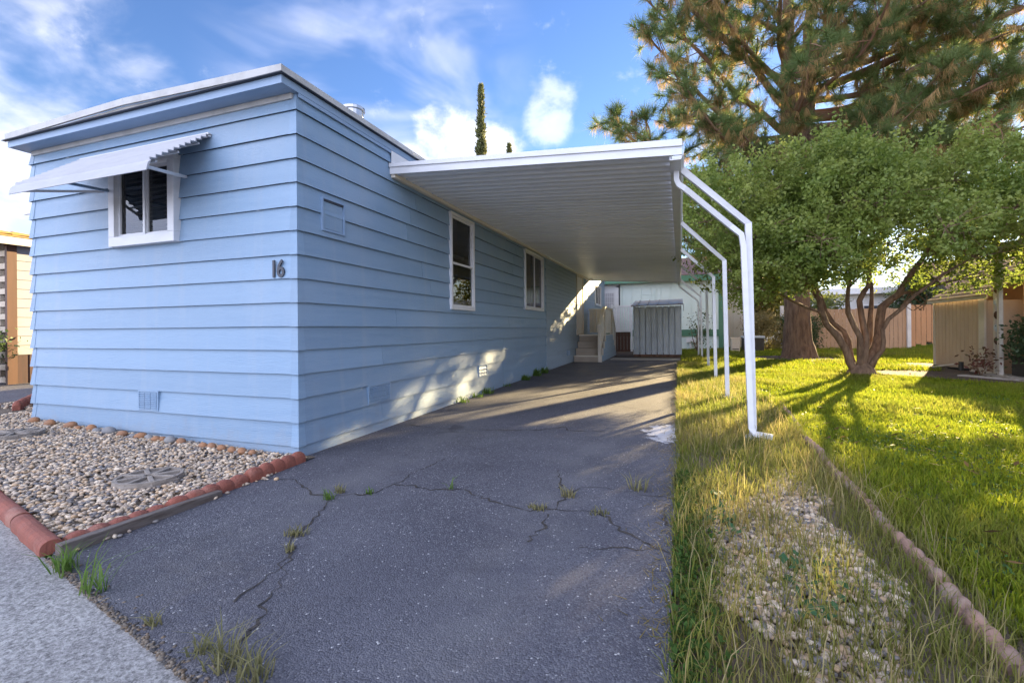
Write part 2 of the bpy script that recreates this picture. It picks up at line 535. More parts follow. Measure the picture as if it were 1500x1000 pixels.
M_lawnsoil = pmat('lawn_soil', (0.050, 0.062, 0.022), (0.085, 0.085, 0.035), 3.5, rough=0.95, bump=0.02, bscale=20)
M_pebble = pmat('pebble', (1, 1, 1), (0.72, 0.72, 0.72), 60, rough=0.7, attr=True)
M_grass = pmat('grass_blade', (1, 1, 1), attr=True, spec=0.15, rough=0.55, transl=0.58, c2=(0.8, 0.85, 0.8), scale=1.5)
M_leaf = pmat('leaf', (1, 1, 1), (0.6, 0.72, 0.6), 1.1, attr=True, rough=0.5, transl=0.5)
M_needle = pmat('needle', (1, 1, 1), (0.7, 0.7, 0.7), 1.5, attr=True, rough=0.6, transl=0.5)
M_bark = pmat('pine_bark', (0.095, 0.055, 0.036), (0.22, 0.14, 0.092), 7.0, (2.2, 2.2, 0.45), rough=0.95, bump=0.09, bscale=7, bstretch=(2.2, 2.2, 0.4))
M_bark2 = pmat('tree_bark', (0.115, 0.07, 0.045), (0.25, 0.16, 0.10), 9.0, (2, 2, 0.5), rough=0.95, bump=0.02, bscale=20)
M_twig = pmat('pine_twig', (0.14, 0.08, 0.05), (0.22, 0.13, 0.08), 4.0, rough=0.9)
M_mint = pmat('mint_siding', (0.62, 0.72, 0.69), (0.57, 0.68, 0.64), 1.0, rough=0.6)
M_green = pmat('green_trim', (0.06, 0.17, 0.10), (0.08, 0.20, 0.13), 2.0, rough=0.6)
M_maroon = pmat('maroon_shingle', (0.16, 0.10, 0.09), (0.22, 0.15, 0.14), 14, rough=0.9)
M_brownroof = pmat('brown_shingle', (0.19, 0.11, 0.065), (0.27, 0.17, 0.105), 8, rough=0.95)
M_tan = pmat('tan_siding', (0.52, 0.36, 0.23), (0.46, 0.31, 0.20), 2.0, (1, 1, 0.4), rough=0.7)
M_tan2 = pmat('tan_siding_old', (0.52, 0.40, 0.29), (0.44, 0.33, 0.24), 3.0, (1, 1, 0.4), rough=0.75)
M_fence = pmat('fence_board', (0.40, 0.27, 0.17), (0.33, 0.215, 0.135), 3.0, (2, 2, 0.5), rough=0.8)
M_fencelit = pmat('fence_board_sunlit', (0.52, 0.29, 0.15), (0.45, 0.25, 0.13), 3.0, (2, 2, 0.5), rough=0.8, transl=0.15)  # same boards with the warm sun painted into the colour
M_trimw = pmat('trim_white', (0.62, 0.57, 0.48), (0.5, 0.45, 0.38), 3.0, rough=0.6)
M_beigebrick = pmat('beige_brick', (0.50, 0.42, 0.33), (0.58, 0.50, 0.40), 6.0, rough=0.85)
M_brown = pmat('brown_post', (0.085, 0.035, 0.02), (0.065, 0.027, 0.015), 4, (3, 3, 0.4), rough=0.6)
M_greyvinyl = pmat('grey_vinyl', (0.27, 0.27, 0.30), (0.24, 0.24, 0.27), 2.0, rough=0.6)
M_maroonsk = pmat('maroon_skirt', (0.03, 0.011, 0.011), (0.045, 0.016, 0.015), 6, (4, 4, 0.4), rough=0.7)
M_moss = pmat('mossy_tile', (0.40, 0.24, 0.06), (0.28, 0.19, 0.10), 9, rough=0.9)
M_galv = pmat('galvanised', (0.55, 0.57, 0.6), (0.40, 0.42, 0.45), 6, rough=0.28, metallic=0.9)
M_black = pmat('black_plastic', (0.018, 0.018, 0.018), (0.03, 0.03, 0.028), 5, rough=0.5)
M_stone = pmat('stepping_concrete', (0.30, 0.26, 0.22), (0.22, 0.19, 0.165), 9, rough=0.9, bump=0.008, bscale=50)
M_slab = pmat('slab_concrete', (0.40, 0.36, 0.31), (0.33, 0.29, 0.25), 2.5, rough=0.9, bump=0.004, bscale=40)
M_crack = pmat('crack_dirt', (0.014, 0.014, 0.016), (0.07, 0.06, 0.05), 22, rough=1.0)
M_shrub = pmat('shrub_leaf', (1, 1, 1), attr=True, rough=0.6, transl=0.35, c2=(0.7, 0.7, 0.7), scale=3)
M_red = pmat('red_petal', (0.65, 0.05, 0.02), rough=0.5, transl=0.3)
M_yellow = pmat('terracotta', (0.35, 0.13, 0.06), (0.28, 0.11, 0.05), 4, rough=0.8)
M_canvas = pmat('white_canvas', (0.82, 0.82, 0.80), (0.76, 0.76, 0.74), 2, rough=0.8, transl=0.25)
M_farroof = pmat('pale_roof', (0.6, 0.6, 0.6), (0.5, 0.5, 0.5), 3, rough=0.7)
M_rock_o = pmat('orange_stone', (0.36, 0.17, 0.075), (0.26, 0.14, 0.08), 14, rough=0.75, bump=0.004, bscale=60)
M_rock_g = pmat('grey_stone', (0.19, 0.19, 0.20), (0.26, 0.25, 0.24), 14, rough=0.75, bump=0.004, bscale=60)

ORD = ['first', 'second', 'third', 'fourth', 'fifth', 'sixth', 'seventh', 'eighth', 'ninth', 'tenth', 'eleventh', 'twelfth', 'thirteenth',
       'fourteenth', 'fifteenth', 'sixteenth', 'seventeenth', 'eighteenth', 'nineteenth', 'twentieth']


def g(x, y):
    return 0.0085 * max(0.0, min(y - 3.0, 22.0))


def ng(y):
    return 0.0085 * np.clip(y - 3.0, 0, 22.0)


def gpt(px, py, lift=0.0):
    """where the ray of a photo pixel meets the ground"""
    d = px_dir(px, py)
    t = -CAM_H / d.z
    for _ in range(6):
        p = d * t
        t = (g(p.x, p.y) - CAM_H) / d.z
    p = d * t
    return Vector((p.x, p.y, g(p.x, p.y) + lift))


# ------------------------------------------------------------------ ground
def sheet(name, mat, x0, x1, y0, y1, lift, kind='structure'):
    ys = sorted({y0, y1} | {y for y in (3.0, 25.0) if y0 < y < y1})
    m = MB()
    for a, b in zip(ys[:-1], ys[1:]):
        m.face([(x0, a, g(0, a) + lift), (x1, a, g(0, a) + lift), (x1, b, g(0, b) + lift), (x0, b, g(0, b) + lift)])
    return tag(m.build(name, mat), kind=kind)


sheet('ground', M_soil, -900, 900, -900, 1500, -0.05)


def road_y(x):
    return 1.335 - 0.235 * (x + 2.81)


def build_flats():
    m = MB()
    # road: everything on the camera side of the slanted edge
    pts = [(-60, -30), (60, -30), (60, road_y(60) if road_y(60) > -29 else -29), (-60, road_y(-60))]
    m.face([(p[0], p[1], -0.006) for p in pts])
    tag(m.build('road', M_road), kind='structure')
    # driveway with a crumbling right edge
    m = MB()
    left, right = [], []
    y = 0.0
    pts = []
    ys = list(np.arange(1.0, 15.6, 0.16))
    rng = random.Random(3)
    for y in ys:
        pts.append((-0.03 + 0.035 * mnoise.noise((0, y * 1.3, 0)) + rng.uniform(-0.012, 0.012), y))
    y0r = road_y(-0.03) + 0.01
    prev = None
    rows = [(-0.03, y0r)] + [p for p in pts if p[1] > y0r + 0.05]
    lo = (-3.02, road_y(-3.0) + 0.01)
    # strip quads from the house line to the jagged edge; first rows follow the slanted road edge
    for k, (a, b) in enumerate(zip(rows[:-1], rows[1:])):
        la = -3.02; ya, yb = a[1], b[1]
        # left limit: slanted road edge cuts the near-left corner
        def lx(yv):
            if yv >= lo[1]: return -3.02
            return -2.81 - (yv - 1.335) / 0.235
        m.face([(max(lx(ya), -3.02), ya, g(0, ya) + 0.004), (a[0], ya, g(0, ya) + 0.004), (b[0], yb, g(0, yb) + 0.004), (max(lx(yb), -3.02), yb, g(0, yb) + 0.004)])
        m.face([(a[0], ya, g(0, ya) - 0.05), (b[0], yb, g(0, yb) - 0.05), (b[0], yb, g(0, yb) + 0.004), (a[0], ya, g(0, ya) + 0.004)])
    drive = tag(m.build('driveway', M_asphalt), kind='structure')
    return drive


drive = build_flats()
sheet('lawn', M_lawnsoil, 1.1, 60, -1.5, 90, -0.01)
sheet('verge', M_soil, -0.02, 1.1, -1.5, 30, -0.02)
sheet('neighbour_drive', M_asphalt, -40, -9.2, 2.9, 60, -0.004)


def crack(pix, w0, seed):
    """a jagged crack through ground points under photo pixels"""
    rng = random.Random(seed)
    P = [gpt(*p) for p in pix]
    pts = []
    for a, b in zip(P[:-1], P[1:]):
        n = max(2, int((b - a).length / 0.03))
        per = Vector((-(b - a).y, (b - a).x, 0)).normalized()
        for k in range(n):
            t = k / n
            q = a.lerp(b, t) + per * (0.035 * mnoise.noise((a.x * 9 + t * 3, seed, (b - a).length * t * 7)) + rng.uniform(-0.012, 0.012))
            pts.append(q)
    pts.append(P[-1])
    m = MB()
    for k in range(len(pts) - 1):
        a, b = pts[k], pts[k + 1]
        per = Vector((-(b - a).y, (b - a).x, 0)).normalized()
        f = lambda q: w0 * (0.08 + 1.15 * abs(mnoise.noise((q.x * 6, q.y * 6, seed)))) * 0.5
        z = 0.007
        wa, wb = f(a), f(b)
        m.face([(a.x - per.x * wa, a.y - per.y * wa, g(0, a.y) + z), (b.x - per.x * wb, b.y - per.y * wb, g(0, b.y) + z),
                (b.x + per.x * wb, b.y + per.y * wb, g(0, b.y) + z), (a.x + per.x * wa, a.y + per.y * wa, g(0, a.y) + z)])
    m.build('crack', M_crack, drive)


CRACKS = [([(378, 697), (395, 699), (430, 701), (442, 712), (455, 722), (475, 725)], 0.026),
          ([(475, 725), (500, 724), (540, 722), (575, 708), (610, 688), (650, 672)], 0.026),
          ([(575, 708), (610, 713), (630, 717), (680, 716), (705, 730), (735, 740), (775, 748), (810, 748), (830, 728), (850, 715)], 0.026),
          ([(850, 715), (885, 716), (930, 725), (988, 733)], 0.02),
          ([(810, 748), (860, 750), (880, 757), (915, 782), (950, 800), (985, 815)], 0.028),
          ([(845, 802), (905, 806), (950, 806)], 0.022),
          ([(805, 755), (790, 778), (770, 795)], 0.024),
          ([(480, 730), (465, 748), (445, 770), (425, 788), (420, 815), (412, 840), (395, 865), (385, 885), (360, 930), (330, 965)], 0.026),
          ([(420, 815), (400, 835), (370, 857), (340, 880)], 0.012),
          ([(600, 622), (650, 628), (720, 630), (790, 631), (825, 626), (832, 632), (885, 634)], 0.03),
          ([(640, 603), (700, 592), (800, 585), (900, 577), (992, 567)], 0.02),
          ([(440, 640), (500, 632), (560, 615), (640, 603)], 0.018),
          ([(815, 690), (820, 710), (830, 728)], 0.018),
          ([(975, 775), (970, 760), (975, 740)], 0.014),
          ([(800, 597), (870, 592), (910, 596), (950, 604)], 0.016)]
for k, (p, w) in enumerate(CRACKS):
    crack(p, w, k * 3.7)

# dirt patches under the trees and along the tan shed
def patch(name, pts, mat, lift):
    m = MB()
    P = [(x, y, g(0, y) + lift) for x, y in pts]
    m.face(P)
    return tag(m.build(name, mat), kind='structure')


def blob(cx, cy, rx, ry, n=26, seed=0):
    return [(cx + rx * math.cos(2 * math.pi * k / n) * (1 + 0.25 * mnoise.noise((k * 0.6, seed, 0))), cy + ry * math.sin(2 * math.pi * k / n) * (1 + 0.25 * mnoise.noise((k * 0.6, seed, 5)))) for k in range(n)]


patch('bare_dirt', [(3.6, 11.9), (4.6, 10.9), (5.6, 10.0), (7.5, 8.3), (7.5, 12.0), (6.1, 12.2), (6.0, 14.9), (5.4, 15.0), (5.2, 13.2), (4.4, 12.7)], M_dirt, 0.02)
patch('bare_dirt', blob(3.3, 16.2, 1.3, 1.2, seed=2), M_dirt, 0.02)
patch('bare_dirt', [(-3.0, 15.4), (0.0, 15.4), (0.02, 20.9), (-3.0, 20.9)], M_dirt, 0.006)
box('concrete_slab', M_slab, None, -2.05, 0.0, 14.75, 15.55, 0.0, g(0, 15.2) + 0.02)['kind'] = 'structure'

# ------------------------------------------------------------------ the blue mobile home
XW, YF, XL, YB = -3.0, 3.08, -6.67, 20.0
ZT = 3.035
home = thing('mobile_home', 'long pale blue mobile home with lap siding and the number 16', 'mobile home', (-4.83, 11.5, 0))
OFF_B, OFF_T = 0.025, 0.005


def wallpt(side, u, off, z):
    if side == 'front': return (u, YF - off, z)
    if side == 'left': return (XL - off, u, z)
    return (XW + off, u, z)


def board_mesh(side, u0, u1, zb, zt, full_b, full_t, mitre0, mitre1, seed, ob=OFF_B, ot=OFF_T):
    """lap board between u0,u1 ; zb..zt is the piece, full_b..full_t the whole course"""
    m = MB()
    n = max(2, int((u1 - u0) / 0.6))
    offs = lambda z: ob + (ot - ob) * (z - full_b) / (full_t - full_b)
    rows = []
    for k in range(n + 1):
        u = u0 + (u1 - u0) * k / n
        j = 0.0028 * mnoise.noise((u * 1.7, seed * 3.1, 0.3)) if zb == full_b else 0.0
        jo = 0.0025 * mnoise.noise((u * 0.9, seed * 5.7, 2.3))
        o_b, o_t = offs(zb) + jo, offs(zt)
        ub = u; ut = u
        if k == 0 and mitre0: ub, ut = u + mitre0 * o_b, u + mitre0 * o_t
        if k == n and mitre1: ub, ut = u + mitre1 * o_b, u + mitre1 * o_t
        rows.append([wallpt(side, ub, o_b, zb + j), wallpt(side, ut, o_t, zt), wallpt(side, u, -0.012, zt), wallpt(side, u, -0.012, zb + 0.022), wallpt(side, u, o_b - 0.008, zb + 0.022), wallpt(side, u, o_b - 0.008, zb + j)])
    for a, b in zip(rows[:-1], rows[1:]):
        for q in range(6):
            r = (q + 1) % 6
            m.face([a[q], b[q], b[r], a[r]])
    m.face(rows[0]); m.face(rows[-1][::-1])
    return m


def side_courses(side, u0, u1, courses, openings, mat, parent, m0=0, m1=0, ob=OFF_B, ot=OFF_T, name='siding_board', joint=True):
    for ci, (zb, zt) in enumerate(courses):
        cuts = set()
        if joint and u1 - u0 > 4:
            rj = random.Random(ci * 13 + int(u0 * 7)); cu = u0 + rj.uniform(0.9, 3.6)
            while cu < u1 - 0.8:
                if not any(o[0] - 0.25 < cu < o[1] + 0.25 for o in openings): cuts.add(cu)
                cu += rj.choice((3.0, 3.66, 3.66))
        us = sorted(cuts | {u0, u1} | {u for o in openings for u in o[:2] if u0 < u < u1})
        spans = []
        for a, b in zip(us[:-1], us[1:]):
            mid = (a + b) / 2
            iv = [(zb, zt)]
            for (oa, obb, oz0, oz1) in openings:
                if oa < mid < obb:
                    new = []
                    for (p, q) in iv:
                        if oz1 <= p or oz0 >= q: new.append((p, q)); continue
                        if oz0 > p: new.append((p, oz0))
                        if oz1 < q: new.append((oz1, q))
                    iv = new
            iv = [x for x in iv if x[1] - x[0] > 0.008]
            if spans and spans[-1][2] == iv and a not in cuts: spans[-1] = (spans[-1][0], b, iv)
            else: spans.append((a, b, iv))
        for (a, b, iv) in spans:
            for (p, q) in iv:
                board_mesh(side, a + (0.002 if a in cuts else 0), b - (0.002 if b in cuts else 0), p, q, zb, zt, m0 if a == u0 else 0, m1 if b == u1 else 0, ci + a, ob, ot).build(name, mat, parent)


wide = [(2.9 - 0.2 * k, 2.9 - 0.2 * k + 0.2) for k in range(0, 15)]
wide = [(max(a, 0.1) if a > 0.05 else a, b) for a, b in wide]
wide[0] = (2.9, ZT)
wide.append((-0.06, 0.1))
# windows: rectangles of wall cut out (inside the frame)
W_FRONT = (-5.20, -4.45, 1.99, 2.66)
SIDE_WIN = [(5.84, 6.54, 1.39, 2.66), (9.14, 10.42, 1.52, 2.67), (17.6, 18.85, 2.0, 2.70)]
DOOR = (14.27, 15.22, 0.90, 2.70)
side_courses('front', XL, XW, wide, [W_FRONT], M_blue, home, m0=-1, m1=1)
side_courses('side', YF, 10.74, wide, SIDE_WIN[:2], M_blue, home, m0=-1)
narrow = [(0.0 + 0.1 * k - 0.06 * (k == 0), 0.1 + 0.1 * k) for k in range(0, 30)] + [(3.0, ZT)]
side_courses('side', 10.80, YB, narrow, [SIDE_WIN[2], DOOR], M_bluevinyl, home, ob=0.016, ot=0.004)
# vertical seam strip, corner caps
box('seam_strip', M_bluevinyl, home, XW - 0.01, XW + 0.022, 10.735, 10.80, 0.0, ZT)
for (zb, zt) in wide:
    for (cx, s) in ((XW, 1), (XL, -1)):
        m = MB()
        e = 0.0035
        w = 0.055
        for face_front in (True, False):
            pr = []
            for z, off in ((zb - 0.004, OFF_B + e), (zt - 0.004, OFF_T + e)):
                for k in (0, 1):
                    if face_front: pr.append((cx + s * off if k == 0 else cx - s * w, YF - off, z))
                    else: pr.append((cx + s * off, YF - off if k == 0 else YF + w, z))
            a, b, c, d = pr[0], pr[1], pr[2], pr[3]
            m.face([a, b, d, c])
            sh = (0, 0.006, 0) if face_front else (-s * 0.006, 0, 0)
            m.face([Vector(a), Vector(b), Vector(b) + Vector(sh), Vector(a) + Vector(sh)])
            m.face([Vector(b), Vector(d), Vector(d) + Vector(sh), Vector(b) + Vector(sh)])
        m.build('corner_cap', M_blue, home)
# hidden walls
box('wall', M_blue, home, XL - 0.0, XL + 0.02, YF + 0.03, YB, -0.05, ZT)
box('wall', M_blue, home, XL, XW - 0.015, YB - 0.02, YB - 0.002, -0.05, ZT)

# roof: low gable with metal cap
XM = (XL + XW) / 2
rx0, rx1, ry0, ry1 = XL - 0.05, XW + 0.035, YF - 0.185, YB + 0.1
m = MB()
prof = [(rx0, ry0, 3.108), (rx1, ry0, 3.108), (rx1, ry0, 3.112), (XM, ry0, 3.165), (rx0, ry0, 3.112)]
roof = MB().extrude(prof, (0, 0.01, 0), (0, ry1 - ry0, 0)).build('roof', M_cap, home)
# front cap band (follows the gable), side cap band
def band(p, q, h0, h1, name, mat, parent, thick, outdir):
    o = Vector(outdir) * thick
    p, q = Vector(p), Vector(q)
    m = MB().hexa([p + Vector((0, 0, h0)), q + Vector((0, 0, h0)), q + o + Vector((0, 0, h0)), p + o + Vector((0, 0, h0)),
                   p + Vector((0, 0, h1)), q + Vector((0, 0, h1)), q + o + Vector((0, 0, h1)), p + o + Vector((0, 0, h1))])
    return m.build(name, mat, parent)


zr = 3.112
rng = random.Random(2)
for (xa, xb, za, zb_) in ((rx0 - 0.01, -6.0, zr, zr + 0.02), (-5.998, XM, zr + 0.02, zr + 0.05), (XM + 0.002, -3.9, zr + 0.05, zr + 0.022), (-3.898, rx1 + 0.018, zr + 0.022, zr - 0.004)):
    band((xa, ry0, za), (xb, ry0, zb_), 0.0, 0.062, 'roof_cap', M_cap, roof, 0.02, (0, -1, 0))
for k in range(6):
    ya = ry0 + 0.001 + k * 2.88; yb = min(ya + 2.877, ry1)
    band((rx1, ya, zr - 0.004), (rx1, yb, zr - 0.004), 0.0, 0.06, 'roof_cap', M_cap, roof, 0.018, (1, 0, 0))
box('drip_edge', M_drip, roof, rx0 - 0.04, rx1 + 0.03, ry0 - 0.034, ry0 + 0.002, 3.100, 3.1075)
box('drip_edge', M_drip, roof, rx1 - 0.002, rx1 + 0.03, ry0 + 0.003, ry1, 3.100, 3.1075)
# fascia and soffit
box('fascia', M_bluetrim, home, rx0 + 0.02, rx1, ry0, ry0 + 0.02, ZT - 0.002, 3.098)
box('fascia', M_bluetrim, home, XW + 0.008, rx1 - 0.002, ry0 + 0.021, YB, ZT + 0.002, 3.097)
box('trim_strip', M_bluetrim, home, XW + 0.02, XW + 0.032, YF + 0.0, YB, ZT - 0.032, ZT - 0.001)
box('fascia', M_bluetrim, home, rx0, rx0 + 0.018, ry0 + 0.0, YB, ZT - 0.0, 3.097)
box('soffit', M_bluetrim, home, rx0 + 0.021, XW + 0.006, ry0 + 0.021, YF + 0.05, ZT + 0.002, ZT + 0.012)
box('trim_strip', M_cap, home, XL + 0.03, XW - 0.02, YF - 0.03, YF - 0.004, ZT - 0.045, ZT + 0.0)
# vent pipe on the roof
m = MB().lathe((-3.62, 4.6, 3.10), [(0.07, 0), (0.07, 0.42), (0.0705, 0.42)], 18)
pipe = m.build('vent_pipe', M_galv, roof, smooth=False)
MB().lathe((-3.62, 4.6, 3.55), [(0.115, 0), (0.12, 0.025), (0.12, 0.09), (0.115, 0.095), (0.135, 0.10), (0.135, 0.13), (0.12, 0.14)], 20).build('vent_pipe', M_galv, roof)
MB().lathe((-3.62, 4.6, 3.50), [(0.075, 0.0), (0.11, 0.045)], 18).build('vent_pipe', M_galv, roof)


# ---- windows
def window(side, u0, u1, z0, z1, fw, kind, depth=0.055, trim=0.0, inside=0.35):
    """a framed window in the wall; u is X (front) or Y (side)"""
    P = lambda u, o, z: wallpt(side, u, o, z)

    def bx(ua, ub, oa, ob_, za, zb):
        mm = MB()
        mm.hexa([P(ua, ob_, za), P(ub, ob_, za), P(ub, oa, za), P(ua, oa, za), P(ua, ob_, zb), P(ub, ob_, zb), P(ub, oa, zb), P(ua, oa, zb)])
        return mm
    fr = MB()
    for (a, b, c, d) in ((u0 - fw, u1 + fw, z1, z1 + fw), (u0 - fw, u1 + fw, z0 - fw * 1.1, z0), (u0 - fw, u0, z0, z1), (u1, u1 + fw, z0, z1)):
        h = bx(a, b, -0.02, depth, c, d)
        i = len(fr.v); fr.v += h.v; fr.f += [tuple(i + k for k in f) for f in h.f]
    w = fr.build('window', M_white, home, bevel=0.004)
    # dark room behind
    rm = MB()
    a, b = u0 - 0.25, u1 + 0.25
    c, d = z0 - 0.2, z1 + 0.2
    q = [P(a, -0.03, c), P(b, -0.03, c), P(b, -0.03, d), P(a, -0.03, d)]
    e = [P(a, -inside, c), P(b, -inside, c), P(b, -inside, d), P(a, -inside, d)]
    rm.face(e)
    for k in range(4):
        l = (k + 1) % 4
        rm.face([q[k], q[l], e[l], e[k]])
    rm.build('room_recess', M_dark, w)
    s = 0.028
    um = (u0 + u1) / 2; zm = z0 + (z1 - z0) * 0.48
    if kind == 'slider':
        halves = [(u0, um + 0.01, z0, z1, 0.02), (um - 0.01, u1, z0, z1, 0.0)]
    else:
        halves = [(u0, u1, z0, zm + 0.01, 0.02), (u0, u1, zm - 0.01, z1, 0.0)]
    for (a, b, c, d, o) in halves:
        sash = MB()
        for (p, q2, r, t) in ((a, b, d - s, d), (a, b, c, c + s), (a, a + s, c + s, d - s), (b - s, b, c + s, d - s)):
            h = bx(p, q2, o - 0.006, o + 0.016, r, t)
            i = len(sash.v); sash.v += h.v; sash.f += [tuple(i + k for k in f) for f in h.f]
        sash.build('sash', M_white, w)
        gl = MB(); gl.face([P(a + s, o, c + s), P(b - s, o, c + s), P(b - s, o, d - s), P(a + s, o, d - s)])
        gl.build('pane', M_glass, w)
    return w


wf = window('front', *W_FRONT, 0.085, 'slider', depth=0.075)
for k in range(16):
    z = W_FRONT[3] - 0.03 - k * 0.04
    MB().hexa([(W_FRONT[0], YF + 0.06, z), (W_FRONT[1], YF + 0.06, z), (W_FRONT[1], YF + 0.085, z + 0.014), (W_FRONT[0], YF + 0.085, z + 0.014),
               (W_FRONT[0], YF + 0.06, z + 0.002), (W_FRONT[1], YF + 0.06, z + 0.002), (W_FRONT[1], YF + 0.085, z + 0.016), (W_FRONT[0], YF + 0.085, z + 0.016)]).build('blind_slat', M_blind, wf)
w1 = window('side', *SIDE_WIN[0], 0.04, 'hung', depth=0.05)
box('ledge', M_blind, w1, XW - 0.2, XW - 0.06, 5.84, 6.54, 1.36, 1.52)
box('ledge', M_blind, w1, XW - 0.12, XW - 0.09, 5.9, 6.5, 2.12, 2.16)
w2 = window('side', *SIDE_WIN[1], 0.045, 'slider', depth=0.05)
m = MB()
for k in range(24):
    ya = 9.14 + k * 0.027; d0 = 0.06 + 0.02 * (k % 2); d1 = 0.06 + 0.02 * ((k + 1) % 2)
    m.face([(XW - d0, ya, 1.45), (XW - d1, ya + 0.027, 1.45), (XW - d1, ya + 0.027, 2.75), (XW - d0, ya, 2.75)])
m.build('curtain', M_curtain, w2)
w3 = window('side', *SIDE_WIN[2], 0.04, 'slider', depth=0.05)

# ---- awning over the front window
aw = MB()
AX0, AX1 = -5.77, -3.95
awn = None
NS = 11
back, front = Vector((0, 3.055, 2.83)), Vector((0, 2.535, 2.425))
parts = []
for k in range(NS):
    a = back.lerp(front, k / NS); b = back.lerp(front, (k + 1) / NS)
    b = Vector((0, b.y, a.z - 0.012))
    prof = [(0, a.y + 0.014, a.z), (0, b.y, b.z), (0, b.y, b.z - 0.030), (0, b.y + 0.006, b.z - 0.030), (0, b.y + 0.006, b.z - 0.007), (0, a.y + 0.014, a.z - 0.006)]
    parts.append(prof)
awn = MB().box(AX0, AX1, 3.03, 3.058, 2.805, 2.838).build('awning', M_white, home)
for prof in parts:
    MB().extrude(prof, (AX0, 0, 0), (AX1, 0, 0)).build('awning_slat', M_awn, awn)
MB().extrude([(0, 2.54, 2.43), (0, 2.515, 2.40), (0, 2.50, 2.335), (0, 2.506, 2.333), (0, 2.53, 2.395)], (AX0 - 0.03, 0, 0), (AX1 + 0.015, 0, 0)).build('awning_lip', M_awn, awn)
MB().tube([(AX1 - 0.02, 2.53, 2.37), (-4.26, 3.05, 2.48)], 0, sq=(0.022, 0.022)).build('awning_arm', M_white, awn)
MB().tube([(-5.0, 2.53, 2.36), (-5.30, 3.04, 2.455)], 0, sq=(0.022, 0.022)).build('awning_arm', M_bluetrim, awn)
MB().tube([(AX0 + 0.02, 2.53, 2.37), (-5.42, 3.05, 2.47)], 0, sq=(0.022, 0.022)).build('awning_arm', M_white, awn)
for yy in (2.62, 2.8, 2.98):
    z = back.z + (yy - back.y) / (front.y - back.y) * (front.z - back.z)
    box('awning_rib', M_white, awn, AX0 + 0.01, AX1 - 0.05, yy - 0.008, yy + 0.008, z - 0.05, z - 0.035)

# ---- side patio awning peeping out on the left
sa = box('side_awning', M_white, home, -8.02, XL - 0.03, 3.60, 3.63, 2.60, 2.71)
box('awning_sheet', M_white, sa, -8.02, XL - 0.03, 3.632, 9.5, 2.66, 2.69)
for k in range(6):
    box('awning_rib', M_white, sa, -7.98, XL - 0.05, 3.75 + k * 0.28, 3.80 + k * 0.28, 2.62, 2.659)


# ---- house number
def digit(ch, x):
    cu = bpy.data.curves.new('digit', 'FONT'); cu.body = ch; cu.size = 0.205; cu.extrude = 0.006; cu.offset = 0.003
    cu.materials.append(M_number)
    tmp = bpy.data.objects.new('digit_curve', cu)
    me = bpy.data.meshes.new_from_object(tmp); me.name = 'digit'
    bpy.data.objects.remove(tmp)
    o = bpy.data.objects.new('digit', me); link(o, home)
    o.rotation_euler = (R(90), 0, 0); o.scale = (0.82, 1, 1)
    o.location = Vector((x, YF - 0.029, 1.515)) - origin_of(home)


digit('1', -3.265); digit('6', -3.19)


# ---- access hatch and vents
def rect_frame(side, u0, u1, z0, z1, w, o0, o1):
    P = lambda u, o, z: wallpt(side, u, o, z)
    mm = MB()
    for (a, b, c, d) in ((u0, u1, z1 - w, z1), (u0, u1, z0, z0 + w), (u0, u0 + w, z0 + w, z1 - w), (u1 - w, u1, z0 + w, z1 - w)):
        mm.hexa([P(a, o1, c), P(b, o1, c), P(b, o0, c), P(a, o0, c), P(a, o1, d), P(b, o1, d), P(b, o0, d), P(a, o0, d)])
    return mm


hatch = rect_frame('side', 3.34, 3.64, 1.95, 2.25, 0.016, 0.0, 0.034).build('access_hatch', M_bluetrim, home)
box('hatch_cover', M_blue, hatch, XW + 0.0, XW + 0.022, 3.366, 3.614, 1.976, 2.214)
box('drip_edge', M_drip, hatch, XW + 0.0, XW + 0.03, 3.358, 3.622, 2.216, 2.232)


def vent(side, u0, u1, z0, z1, bars, cols, mat=M_blue):
    P = lambda u, o, z: wallpt(side, u, o, z)
    v = rect_frame(side, u0, u1, z0, z1, 0.012, 0.0, 0.030).build('crawl_vent', mat, home)
    m2 = MB(); m2.face([P(u0, 0.020, z0), P(u1, 0.020, z0), P(u1, 0.020, z1), P(u0, 0.020, z1)]); m2.build('vent_back', M_bluetrim, v)
    for k in range(bars):
        z = z0 + 0.018 + (z1 - z0 - 0.03) * k / bars
        h = (z1 - z0 - 0.03) / bars * 0.55
        mm = MB()
        for c in range(cols):
            ua = u0 + 0.014 + (u1 - u0 - 0.028) * c / cols; ub = ua + (u1 - u0 - 0.028) / cols - 0.010
            mm.hexa([P(ua, 0.034, z), P(ub, 0.034, z), P(ub, 0.012, z), P(ua, 0.012, z), P(ua, 0.022, z + h), P(ub, 0.022, z + h), P(ub, 0.012, z + h), P(ua, 0.012, z + h)])
        mm.build('louver', mat, v)


vent('front', -4.94, -4.66, 0.31, 0.50, 9, 3)
vent('side', 3.98, 4.36, 0.31, 0.50, 9, 5)
vent('side', 6.75, 7.07, 0.31, 0.50, 3, 3)
vent('side', 12.9, 13.2, 0.32, 0.46, 3, 3, M_bluetrim)

